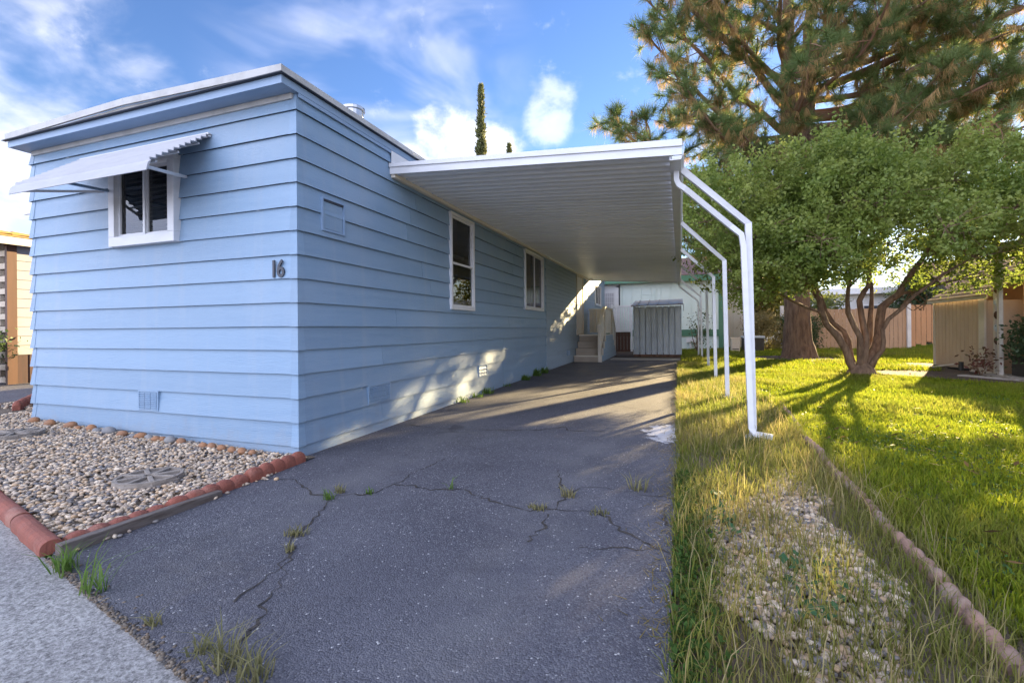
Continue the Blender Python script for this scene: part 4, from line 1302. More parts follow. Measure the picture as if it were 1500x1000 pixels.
# ------------------------------------------------------------------ edging blocks
def edging_block(label, p0, p1, mat, scallops, h, w, group, z=0.0, log=False, amp=0.45):
    """scalloped-top concrete edging block from p0 to p1"""
    p0, p1 = Vector((p0[0], p0[1], 0)), Vector((p1[0], p1[1], 0))
    d = (p1 - p0); L_ = d.length; d.normalize(); n = Vector((-d.y, d.x, 0))
    base = Vector((p0.x, p0.y, g(0, p0.y) + z)); end = Vector((p1.x, p1.y, g(0, p1.y) + z))
    m = MB()
    ns = scallops * 6
    rows = []
    prof = [(-0.5, -0.06)] + [(-0.5 * math.cos(a), 0.42 + 0.58 * math.sin(a)) for a in [math.pi * q / 8 for q in range(9)]] + [(0.5, -0.06)]
    for k in range(ns + 1):
        t = 0.012 / L_ + (1 - 0.024 / L_) * k / ns
        c = base.lerp(end, t)
        s = abs(math.sin(math.pi * (k / 6)))
        hh = h * (1 - amp + amp * s ** 0.7) if not log else h
        ww = w * (1 - amp * 0.6 + amp * 0.6 * s ** 0.7) if not log else w
        jj = 0.006 * mnoise.noise((c.x * 9, c.y * 9, 1))
        rows.append([tuple(c + n * (u * ww + jj) + Vector((0, 0, v * hh + (0 if v < 0 else jj)))) for u, v in prof])
    for a, b in zip(rows[:-1], rows[1:]):
        for q in range(len(prof) - 1):
            m.face([a[q], a[q + 1], b[q + 1], b[q]])
    m.face(rows[0][::-1]); m.face(rows[-1])
    o = m.build('edging_block', mat, smooth=log)
    return tag(o, label, 'edging block', group)


random.seed(21)
GR = 'scalloped edging blocks along the lawn'
pts = [(0.93, 1.35), (0.965, 1.86), (0.995, 2.37), (1.02, 2.88), (1.04, 3.39), (1.05, 3.9), (1.06, 4.41), (1.09, 4.92), (1.13, 5.43), (1.17, 5.94), (1.21, 6.45), (1.24, 6.96), (1.27, 7.5)]
for k in range(len(pts) - 1):
    a, b = pts[k], pts[k + 1]
    jx = random.uniform(-0.02, 0.02)
    edging_block(f'faded pink scalloped block between gravel strip and lawn, {ORD[k]} counting away from the camera', (a[0] + jx, a[1]), (b[0] - jx, b[1]), M_brick2, 5, 0.075 + random.uniform(-.012, .012), 0.062, GR, z=random.uniform(-0.034, -0.016))
GB = 'red edging blocks round the gravel bed'
dl = [(-2.90, 3.02), (-2.86, 2.45), (-2.835, 1.90), (-2.86, 1.42)]
words = ['touching the house corner', 'midway between house corner and road', 'beside the grey timber strip near the road']
for k in range(3):
    edging_block(f'red scalloped edging block along the driveway {words[k]}', dl[k], dl[k + 1], M_brick, 5, 0.095 - 0.015 * k, 0.085, GB, amp=0.22)
edging_block('rounded red edging block at the road corner of the gravel bed', (-2.84, 1.37), (-3.42, 1.515), M_brick, 2, 0.068, 0.09, GB, log=True)
edging_block('rounded red edging block along the road cut by the left photo edge', (-3.425, 1.52), (-4.05, 1.67), M_brick, 2, 0.068, 0.09, GB, log=True)
edging_block('red edging block along the road outside the left photo edge', (-4.055, 1.675), (-4.7, 1.83), M_brick, 2, 0.068, 0.09, GB, log=True)
far = [((-6.75, 3.15), (-7.35, 3.58)), ((-7.36, 3.59), (-7.96, 4.02)), ((-7.97, 4.03), (-8.6, 4.45))]
for k, (a, b) in enumerate(far):
    edging_block(f'red scalloped edging block left of the blue house, {ORD[k]} from its corner', a, b, M_brick, 5, 0.12, 0.10, GB, z=0.09)
far = [((-8.1, 3.55), (-8.75, 4.0)), ((-8.76, 4.01), (-9.4, 4.45)), ((-9.41, 4.46), (-10.0, 4.88))]
for k, (a, b) in enumerate(far):
    edging_block(f'red edging block beside the neighbouring asphalt drive, {ORD[k]} from the road', a, b, M_brick, 5, 0.12, 0.10, GB, z=0.06)
# timber strip
tmb = MB().tube([(-2.775, 1.36, 0.022), (-2.775, 1.75, 0.018), (-2.79, 2.2, 0.006)], 0, sq=(0.075, 0.05), up=(0, 0, 1)).build('timber_strip', M_wood, bevel=0.006)
tag(tmb, 'weathered grey timber strip at the driveway side of the gravel bed', 'timber')

# ------------------------------------------------------------------ gravel bed
def bed_z(x, y):
    return 0.015 + 0.026 * np.clip(-x - 3.0, 0, 4)


m = MB()
bx = np.linspace(-7.6, -2.86, 12)
for a, b in zip(bx[:-1], bx[1:]):
    ya, yb = road_y(a) + 0.03, road_y(b) + 0.03
    m.face([(a, ya, float(bed_z(a, 0))), (b, yb, float(bed_z(b, 0))), (b, 3.12 if b > XL else 3.6, float(bed_z(b, 0))), (a, 3.12 if a > XL else 3.6, float(bed_z(a, 0)))])
bed = tag(m.build('gravel_bed', M_soil), kind='structure')
patch('side_strip', [(-9.3, 3.4), (-7.5, 3.1), (-7.0, 3.5), (-7.0, 9), (-9.3, 9)], M_soil, 0.05)

ICO_V = None


def ico():
    import bmesh
    bm = bmesh.new(); bmesh.ops.create_icosphere(bm, subdivisions=1, radius=1.0)
    V = np.array([v.co[:] for v in bm.verts]); Fc = np.array([[v.index for v in f.verts] for f in bm.faces]); bm.free()
    return V, Fc


IV, IF = ico()


def rand_rot(n):
    q = RNG.normal(size=(n, 4)); q /= np.linalg.norm(q, axis=1, keepdims=True)
    w, x, y, z = q.T
    return np.stack([np.stack([1 - 2 * (y * y + z * z), 2 * (x * y - z * w), 2 * (x * z + y * w)], 1),
                     np.stack([2 * (x * y + z * w), 1 - 2 * (x * x + z * z), 2 * (y * z - x * w)], 1),
                     np.stack([2 * (x * z - y * w), 2 * (y * z + x * w), 1 - 2 * (x * x + y * y)], 1)], 1)


PEB = np.array([(0.60, 0.55, 0.47), (0.66, 0.63, 0.57), (0.52, 0.43, 0.33), (0.36, 0.33, 0.31), (0.22, 0.23, 0.26), (0.50, 0.40, 0.29), (0.58, 0.53, 0.46), (0.16, 0.17, 0.2), (0.44, 0.40, 0.36)])


def pebbles(name, P, size, label=None, dull=1.0):
    n = len(P)
    s = size * RNG.uniform(0.6, 1.35, n)
    sc = np.stack([s * RNG.uniform(0.8, 1.25, n), s * RNG.uniform(0.65, 1.0, n), s * RNG.uniform(0.42, 0.7, n)], 1)
    yaw = RNG.uniform(0, 2 * np.pi, n); tilt = RNG.normal(0, 0.35, n)
    V = IV[None] * (1 + RNG.uniform(-0.12, 0.12, (n, len(IV), 1))) * sc[:, None, :]
    c, s2 = np.cos(tilt), np.sin(tilt)
    V = np.stack([V[..., 0], V[..., 1] * c[:, None] - V[..., 2] * s2[:, None], V[..., 1] * s2[:, None] + V[..., 2] * c[:, None]], -1)
    c, s2 = np.cos(yaw), np.sin(yaw)
    V = np.stack([V[..., 0] * c[:, None] - V[..., 1] * s2[:, None], V[..., 0] * s2[:, None] + V[..., 1] * c[:, None], V[..., 2]], -1)
    V = V + P[:, None, :]
    s = s * np.where(RNG.uniform(0, 1, n) < 0.12, 1.0, 1.0)
    col = PEB[RNG.integers(0, len(PEB), n)] * np.array((1.24, 1.08, 0.90)) * RNG.uniform(0.75, 1.12, (n, 1)) * dull
    F = IF[None] + (np.arange(n) * len(IV))[:, None, None]
    o = np_mesh(name, V.reshape(-1, 3), F.reshape(-1, 3), M_pebble, None, np.repeat(col, len(IV), 0), smooth=True)
    return tag(o, kind='stuff')


def in_bed(x, y):
    return (y > road_y(x) + 0.09) & (x < -2.89) & (y < np.where(x > XL, 3.05, 3.35))


n = 25000
x = RNG.uniform(-7.3, -2.88, n); y = RNG.uniform(1.4, 3.4, n)
k = in_bed(x, y); x, y = x[k], y[k]
P = np.stack([x, y, bed_z(x, y) + RNG.uniform(0.0, 0.022, len(x))], 1)
pebbles('gravel', P, 0.0148)
# stray pebbles on the driveway edge
n = 60
t = RNG.uniform(0, 1, n)
P = np.stack([-2.75 - 0.08 * t + RNG.normal(0, 0.03, n), 1.35 + 1.35 * t, np.full(n, 0.012)], 1)
pebbles('gravel', P, 0.015)
# grit and crumbs of asphalt in the joint between road and driveway
n = 2600
x = RNG.uniform(-2.8, 0.1, n); y = road_y(x) + np.abs(RNG.normal(0, 0.016, n)) * np.where(RNG.uniform(0, 1, n) < 0.8, 1, 3) - 0.006
P = np.stack([x, y, RNG.uniform(-0.008, 0.006, n)], 1)
pebbles('joint_grit', P, 0.0075, dull=0.28)
# gravel showing through in the verge
n = 9500
x = RNG.uniform(0.06, 1.0, n); y = RNG.uniform(1.2, 4.3, n)
dens = np.array([mnoise.noise((a * 1.7, b * 1.7, 4.0)) for a, b in zip(x, y)])
keep = (np.exp(-((x - 0.55) / 0.36) ** 2 - ((y - 2.6) / 1.3) ** 2) + 0.8 * dens) > 0.50
x, y = x[keep], y[keep]
P = np.stack([x, y, ng(y) - 0.012 + RNG.uniform(0, 0.012, len(x))], 1)
pebbles('gravel', P, 0.0165, dull=0.85)
n = 2500
x = RNG.uniform(-9.0, -7.2, n); y = RNG.uniform(3.6, 6.5, n)
P = np.stack([x, y, 0.06 + RNG.uniform(0, 0.02, n)], 1)
pebbles('gravel', P, 0.02)

# river stones against the house front
XS = [152, 225, 320, 352, 415, 440, 495, 555, 603, 640, 677, 710, 740, 775, 825, 925, 965, 1010, 1058, 1105, 1150]
CO = 'oooooggogogoogoooooo o'.replace(' ', 'o')
RS = [24, 26, 26, 18, 26, 20, 30, 24, 16, 26, 20, 22, 20, 30, 24, 22, 24, 24, 22, 26, 22]
random.seed(5)
for k, (xp, rr) in enumerate(zip(XS, RS)):
    d = px_dir(xp / 3.125, 640)
    yy = 2.965 + random.uniform(-0.02, 0.015)
    t = yy / d.y; xx = d.x * t
    dep = t
    r = rr / 3.125 / F_PX * dep * 1.25
    V = IV.copy()
    mm = bpy.data.meshes.new('river_stone')
    vs = [(v[0] * r * 1.15 * (1 + random.uniform(-.08, .08)), v[1] * r * 0.8, v[2] * r * 0.72 * (1 + random.uniform(-.08, .08))) for v in V]
    mm.from_pydata(vs, [], [tuple(f) for f in IF]); mm.polygons.foreach_set('use_smooth', [True] * len(mm.polygons))
    c = CO[k] if k < len(CO) else 'o'
    mm.materials.append(M_rock_o if c == 'o' else M_rock_g)
    o = bpy.data.objects.new('river_stone', mm); link(o)
    sd = o.modifiers.new('smooth', 'SUBSURF'); sd.levels = 1; sd.render_levels = 1
    o.location = (xx, yy, float(bed_z(xx, 0)) + r * 0.45); o.rotation_euler = (random.uniform(-.2, .2), random.uniform(-.2, .2), random.uniform(-.5, .5))
    tag(o, f"{'orange brown' if c == 'o' else 'grey'} river stone against the foot of the blue front wall, {ORD[k] if k < 20 else 'rightmost one'} from the left" if k < 20 else 'orange brown river stone against the blue front wall, rightmost of the row', 'stone', 'river stones along the front of the blue home')


# stepping stones
def stepping(label, cx, cy, rot, s):
    z = float(bed_z(cx, 0)) + 0.02
    t = thing('stepping_stone', label, 'stepping stone', (cx, cy, z), 'cross patterned stepping stones in the gravel')
    ca, sa_ = math.cos(rot), math.sin(rot)
    T = lambda u, v: (cx + (u * ca - v * sa_) * s, cy + (u * sa_ + v * ca) * s)
    out = []
    for k in range(16):
        a = 2 * math.pi * k / 16
        r = 0.5 * (1.0 if k % 4 else 1.06) * (1.0 if k % 2 == 0 else 0.97)
        out.append(T(r * math.cos(a), r * math.sin(a)))
    m = MB()
    m.extrude([(p[0], p[1], z - 0.03) for p in out], (0, 0, 0), (0, 0, 0.045))
    m.build('slab', M_stone, t, bevel=0.005)
    for k in range(8):
        a = math.pi / 4 * k
        p0 = T(0.07 * math.cos(a), 0.07 * math.sin(a)); p1 = T(0.46 * math.cos(a), 0.46 * math.sin(a))
        MB().tube([(p0[0], p0[1], z + 0.022), (p1[0], p1[1], z + 0.022)], 0, sq=(0.024, 0.07 * s), up=(0, 0, 1)).build('rib', M_stone, t, bevel=0.004)
    ring = [T(0.47 * math.cos(2 * math.pi * k / 16), 0.47 * math.sin(2 * math.pi * k / 16)) for k in range(17)]
    MB().tube([(p[0], p[1], z + 0.02) for p in ring], 0, sq=(0.022, 0.05 * s), up=(0, 0, 1)).build('rim', M_stone, t)


stepping('cross patterned stone block in the gravel near the driveway edging', -3.44, 2.19, 0.3, 0.40)
stepping('cross patterned stone block in the gravel cut by the left photo edge', -5.85, 2.55, 0.1, 0.42)


# ------------------------------------------------------------------ grass
def blades(name, x, y, z, h, w, colA, colB, lean=0.5, mat=None, tipmul=1.0, base_mul=0.75):
    """three-point blades: bent strip of two triangles + tip"""
    n = len(x)
    az = RNG.uniform(0, 2 * np.pi, n); fa = az + RNG.normal(0, 0.7, n) + np.pi / 2
    dx, dy = np.cos(az), np.sin(az); wx, wy = np.cos(fa) * w / 2, np.sin(fa) * w / 2
    ln = RNG.uniform(0.1, 1.0, n) * lean * h
    b = np.stack([x, y, z], 1)
    mid = b + np.stack([dx * ln * 0.35, dy * ln * 0.35, h * 0.58], 1)
    tip = b + np.stack([dx * ln, dy * ln, h * (1 - 0.25 * (ln / (lean * h + 1e-6)))], 1)
    W = np.stack([wx, wy, np.zeros(n)], 1)
    V = np.stack([b - W, b + W, mid + W * 0.75, mid - W * 0.75, tip], 1)
    t = RNG.uniform(0, 1, (n, 1))
    c = np.asarray(colA)[None] * (1 - t) + np.asarray(colB)[None] * t if np.ndim(colA) == 1 else colA * (1 - t) + colB * t
    c = c * RNG.uniform(0.8, 1.2, (n, 1))
    C = np.repeat(c[:, None, :], 5, 1)
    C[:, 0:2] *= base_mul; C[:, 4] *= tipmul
    i = (np.arange(n) * 5)[:, None]
    F = np.concatenate([i + np.array([[0, 1, 2]]), i + np.array([[0, 2, 3]]), i + np.array([[3, 2, 4]])], 0)
    return np_mesh(name, V.reshape(-1, 3), F, mat or M_grass, None, C.reshape(-1, 3))


def noise2(x, y, s, o=0.0):
    return np.array([mnoise.noise((a * s, b * s, o)) for a, b in zip(x, y)])


SIN, COS = math.sin(YAW), math.cos(YAW)


def in_view(x, y, margin=0.25):
    xr = x * COS + y * SIN; d = -x * SIN + y * COS
    return (d > 0.6) & (np.abs(xr / np.maximum(d, 0.1)) < 1.09 + margin)


def dirtmask(x, y):
    a = ((x - 3.3) / 1.15) ** 2 + ((y - 16.2) / 1.1) ** 2 > 1
    b = ((x - 3.45) / 0.5) ** 2 + ((y - 11.3) / 0.5) ** 2 > 1
    # strip along the shed
    c = ~((x > 3.9) & (y > 10.6 - (x - 4.6) * 0.9) & (y < 12.5) | (x > 5.3) & (y > 12.2) & (y < 15.0))
    return a & b & c


GL_A, GL_B = (0.17, 0.25, 0.018), (0.36, 0.38, 0.03)
DRY_A, DRY_B = (0.34, 0.26, 0.10), (0.42, 0.35, 0.16)


def lawn_batch(name, n, x0, x1, y0, y1, h0, h1, w, thin=0.0):
    x = RNG.uniform(x0, x1, n); y = RNG.uniform(y0, y1, n)
    k = in_view(x, y, 0.45) & dirtmask(x, y) & (x < 6.25) | in_view(x, y, 0.12) & dirtmask(x, y) & (y > 15)
    x, y = x[k], y[k]
    nz = noise2(x, y, 0.8); nz2 = noise2(x, y, 2.6, 3.0)
    k = (nz2 + RNG.uniform(-0.9, 0.9, len(x))) > -0.75
    x, y, nz, nz2 = x[k], y[k], nz[k], nz2[k]
    h = RNG.uniform(h0, h1, len(x)) * (1 + 0.5 * nz + 0.35 * nz2)
    f = np.clip(0.12 + 0.75 * nz + RNG.normal(0, 0.16, len(x)), 0, 1)[:, None]
    A = np.array(GL_A)[None] * (1 - f) + np.array((0.24, 0.23, 0.06))[None] * f
    B = np.array(GL_B)[None] * (1 - f) + np.array((0.32, 0.27, 0.09))[None] * f
    o = blades(name, x, y, ng(y) - 0.012, h, w, A, B, 0.75)
    return tag(o, kind='stuff')


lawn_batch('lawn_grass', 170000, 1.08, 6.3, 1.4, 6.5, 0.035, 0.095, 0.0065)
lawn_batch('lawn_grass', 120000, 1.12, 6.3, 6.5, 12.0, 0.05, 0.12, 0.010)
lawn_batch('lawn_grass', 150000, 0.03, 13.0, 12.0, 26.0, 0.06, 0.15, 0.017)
# low broad-leaved weeds and clover in the lawn
def rosettes(name, x, y, size, col, mat=None):
    n = len(x)
    az = RNG.uniform(0, 2 * np.pi, n); el = RNG.uniform(0.1, 0.7, n)
    s = size * RNG.uniform(0.6, 1.3, n)
    d = np.stack([np.cos(az) * np.cos(el), np.sin(az) * np.cos(el), np.sin(el)], 1)
    side = np.stack([-np.sin(az), np.cos(az), np.zeros(n)], 1)
    b = np.stack([x, y, ng(y) + RNG.uniform(0.0, 0.03, n)], 1)
    V = np.stack([b, b + d * (s * 0.55)[:, None] + side * (s * 0.3)[:, None], b + d * s[:, None], b + d * (s * 0.55)[:, None] - side * (s * 0.3)[:, None]], 1)
    F = (np.arange(n) * 4)[:, None] + np.array([[0, 1, 2, 3]])
    c = np.asarray(col)[None] * RNG.uniform(0.7, 1.3, (n, 1))
    return tag(np_mesh(name, V.reshape(-1, 3), F, mat or M_grass, None, np.repeat(c, 4, 0)), kind='stuff')


n = 60000
x = RNG.uniform(1.2, 6.2, n); y = RNG.uniform(2.0, 11.0, n)
k = in_view(x, y, 0.1) & dirtmask(x, y); x, y = x[k], y[k]
k = noise2(x, y, 0.9, 9.0) + RNG.uniform(-.4, .4, len(x)) > 0.05
rosettes('lawn_weeds', x[k], y[k], 0.028, (0.06, 0.13, 0.02), M_shrub)

# verge: dry long grass between driveway and edging
n = 60000
x = RNG.uniform(-0.05, 1.12, n); y = RNG.uniform(1.2, 13.5, n) ; y = 1.2 + (y - 1.2) ** 1.0
k = in_view(x, y, 0.1); x, y = x[k], y[k]
gap = np.exp(-((x - 0.58) / 0.33) ** 2 - ((y - 2.65) / 1.15) ** 2)
nz = noise2(x, y, 2.3, 1.0)
k = (gap * 0.72 - 0.8 * nz + RNG.uniform(-0.35, 0.35, len(x))) < 0.62
x, y, nz = x[k], y[k], nz[k]
nn = noise2(x, y, 0.9, 6.0)
edge = np.exp(-(x / 0.12) ** 2)
far = np.clip((y - 5) / 8, 0, 1)
f = np.clip(0.34 - 0.12 * far + 0.8 * nn + RNG.normal(0, 0.2, len(x)) - 0.3 * edge * (y < 3.2), 0, 1)[:, None]
A = np.array((0.16, 0.21, 0.03))[None] * (1 - f) + np.array(DRY_A)[None] * f
B = np.array((0.28, 0.31, 0.06))[None] * (1 - f) + np.array(DRY_B)[None] * f
h = RNG.uniform(0.03, 0.125, len(x)) * (1 + 0.6 * nn + 0.5 * far)
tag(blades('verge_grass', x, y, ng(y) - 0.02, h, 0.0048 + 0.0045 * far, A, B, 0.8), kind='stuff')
# tall thin straw stalks
n = 2600
x = RNG.uniform(-0.03, 1.15, n); y = RNG.uniform(1.3, 9.0, n)
k = in_view(x, y, 0.1) & (noise2(x, y, 1.4, 2.0) + RNG.uniform(-.3, .3, n) > -0.05); x, y = x[k], y[k]
tag(blades('verge_straw', x, y, ng(y), RNG.uniform(0.10, 0.28, len(x)), np.full(len(x), 0.0036), np.array(DRY_A), np.array((0.50, 0.42, 0.22)), 1.0), kind='stuff')
n = 2600
x = np.abs(RNG.normal(0, 0.09, n)) - 0.03; y = RNG.uniform(1.3, 3.6, n)
rosettes('verge_weeds', x, y, 0.026, (0.09, 0.17, 0.04))
n = 900
x = RNG.uniform(0.1, 1.0, n); y = RNG.uniform(1.5, 3.2, n)
k = noise2(x, y, 3.0, 7.0) > 0.22
rosettes('verge_weeds', x[k], y[k], 0.05, (0.08, 0.19, 0.09))
# fallen pine needles, twigs and dry leaves on the driveway edge
n = 1500
t = RNG.uniform(0, 1, n)
x = -0.02 - np.abs(RNG.normal(0, 0.07, n)); y = RNG.uniform(1.6, 12, n)
a = RNG.uniform(0, np.pi, n); l = RNG.uniform(0.02, 0.07, n)
b = np.stack([x, y, ng(y) + 0.008], 1); dv = np.stack([np.cos(a) * l, np.sin(a) * l, RNG.uniform(0, 0.02, n)], 1); sv = np.stack([-np.sin(a), np.cos(a), np.zeros(n)], 1) * 0.0025
V = np.stack([b - sv, b + sv, b + dv], 1)
tag(np_mesh('straw_litter', V.reshape(-1, 3), (np.arange(n) * 3)[:, None] + np.array([[0, 1, 2]]), M_grass, None, np.repeat(np.array(DRY_A)[None] * RNG.uniform(0.5, 1.2, (n, 1)), 3, 0)), kind='stuff')


# fallen leaves, needles and cones in the lawn
n = 2600
x = RNG.uniform(1.15, 6.0, n); y = RNG.uniform(1.8, 13.0, n)
k = noise2(x, y, 0.7, 12.0) + RNG.uniform(-.5, .5, n) > 0.1; x, y = x[k], y[k]; n = len(x)
P = np.stack([x, y, ng(y) + RNG.uniform(0.02, 0.07, n)], 1)
V, C = None, None
a = RNG.uniform(0, np.pi * 2, n); l = RNG.uniform(0.015, 0.05, n)[:, None]
dv = np.stack([np.cos(a), np.sin(a), RNG.uniform(-.4, .4, n)], 1) * l; sv = np.stack([-np.sin(a), np.cos(a), RNG.uniform(-.3, .3, n)], 1) * l * 0.3
V = np.stack([P - dv, P + sv, P + dv, P - sv], 1)
tag(np_mesh('leaf_litter', V.reshape(-1, 3), (np.arange(n) * 4)[:, None] + np.array([[0, 1, 2, 3]]), M_grass, None, np.repeat(np.array((0.24, 0.14, 0.06))[None] * RNG.uniform(0.4, 1.4, (n, 1)), 4, 0)), kind='stuff')
# weed tufts in cracks and joints
def tuft(label, px, py, n, h, r, green, group='weeds growing in the driveway cracks', pos=None):
    p = gpt(px, py) if pos is None else Vector(pos)
    x = p.x + np.clip(RNG.normal(0, r, n), -1.6 * r, 1.6 * r); y = p.y + np.clip(RNG.normal(0, r * 0.7, n), -1.1 * r, 1.1 * r)
    ca = (0.12, 0.22, 0.045) if green else (0.24, 0.23, 0.10)
    cb = (0.20, 0.30, 0.07) if green else (0.40, 0.35, 0.19)
    o = blades('weed_tuft', x, y, np.full(n, p.z), RNG.uniform(0.35, 1.0, n) * h, np.full(n, 0.005 + 0.0008 * p.y), np.array(ca), np.array(cb), 1.1)
    return tag(o, label, 'weed', group)


tuft('green grass tuft at the corner of the timber strip and the road', 92, 832, 70, 0.15, 0.035, True)
tuft('thin straggly weed right of the green tuft by the timber strip', 132, 862, 26, 0.24, 0.03, True)
tuft('tiny weed in the middle of the joint between road and driveway', 222, 912, 24, 0.08, 0.02, False)
tuft('large dry grass tuft in the road joint at the bottom of the photo', 322, 972, 55, 0.17, 0.035, False)
tuft('dry grass tuft at the very bottom edge of the photo', 365, 995, 45, 0.15, 0.03, False)
tuft('small dry tuft just left of the large dry grass tuft', 285, 955, 30, 0.10, 0.02, False)
tuft('dry weeds lining the crack below the main crack junction', 432, 782, 60, 0.07, 0.03, False)
tuft('short weed lower down the crack towards the road', 421, 806, 25, 0.07, 0.014, False)
tuft('green weed where the cracks meet below the house corner', 480, 730, 30, 0.09, 0.02, True)
tuft('dry weed just right of the main crack junction', 495, 720, 30, 0.09, 0.02, False)
tuft('weed sprouting in the crack right of the crack junction', 540, 722, 26, 0.06, 0.02, True)
tuft('single thin weed in the long crack below the side window', 660, 716, 8, 0.12, 0.01, True)
tuft('dry weed where two cracks meet in the middle of the driveway', 830, 729, 40, 0.09, 0.025, False)
tuft('flat dry weed left of the crack crossing in mid driveway', 785, 746, 60, 0.05, 0.03, False)
tuft('dry weed in the upper right driveway crack', 932, 720, 26, 0.14, 0.03, False)
tuft('dry weed in the diagonal crack near the verge', 876, 755, 34, 0.06, 0.03, False)
for k, (yy, nn_, hh, ll) in enumerate(((6.05, 60, 0.13, 'first'), (6.55, 50, 0.10, 'second'), (6.95, 90, 0.14, 'third'), (7.9, 30, 0.08, 'fourth'), (8.9, 110, 0.15, 'fifth'), (9.7, 160, 0.22, 'sixth'), (10.3, 90, 0.2, 'seventh'))):
    tuft(f'green weed clump at the foot of the blue side wall, {ll} from the front corner', 0, 0, nn_, hh, 0.06, True, 'weeds along the foot of the side wall', pos=(-2.93, yy, g(0, yy)))

# ------------------------------------------------------------------ leaves and trees
def leaf_cloud(C, spread, per, size, colA, colB, flat=0.8, up=0.2, aspect=0.5):
    """C: cluster centres; returns quads"""
    n = len(C) * per
    c = np.repeat(C, per, 0)
    p = c + RNG.normal(0, 1, (n, 3)) * np.array([spread, spread, spread * flat])
    d = RNG.normal(0, 1, (n, 3)); d[:, 2] += up; d /= np.linalg.norm(d, axis=1, keepdims=True)
    q = RNG.normal(0, 1, (n, 3)); q[:, 2] *= 0.6
    s = np.cross(d, q); s /= np.linalg.norm(s, axis=1, keepdims=True) + 1e-9
    L_ = (size * RNG.uniform(0.5, 1.55, n))[:, None]
    V = np.stack([p, p + d * L_ * 0.5 + s * L_ * aspect * 0.5, p + d * L_, p + d * L_ * 0.5 - s * L_ * aspect * 0.5], 1)
    t = np.repeat(RNG.uniform(0, 1, (len(C), 1)), per, 0) * 0.6 + RNG.uniform(0, 1, (n, 1)) * 0.4
    col = np.asarray(colA)[None] * (1 - t) + np.asarray(colB)[None] * t
    return V.reshape(-1, 3), np.repeat(col, 4, 0)


def quads(n):
    return (np.arange(n) * 4)[:, None] + np.array([[0, 1, 2, 3]])


def bend_path(p0, p1, n, wob, rng, sag=0.0):
    p0, p1 = Vector(p0), Vector(p1)
    L_ = (p1 - p0).length
    o = [p0]
    sd = rng.uniform(0, 100)
    for k in range(1, n + 1):
        t = k / n
        q = p0.lerp(p1, t) + Vector((mnoise.noise((t * 2.2, sd, 0)), mnoise.noise((t * 2.2, sd, 7)), mnoise.noise((t * 2.2, sd, 13)))) * wob * L_ * min(1, 2 * t)
        q.z += sag * L_ * math.sin(math.pi * t)
        o.append(q)
    return o


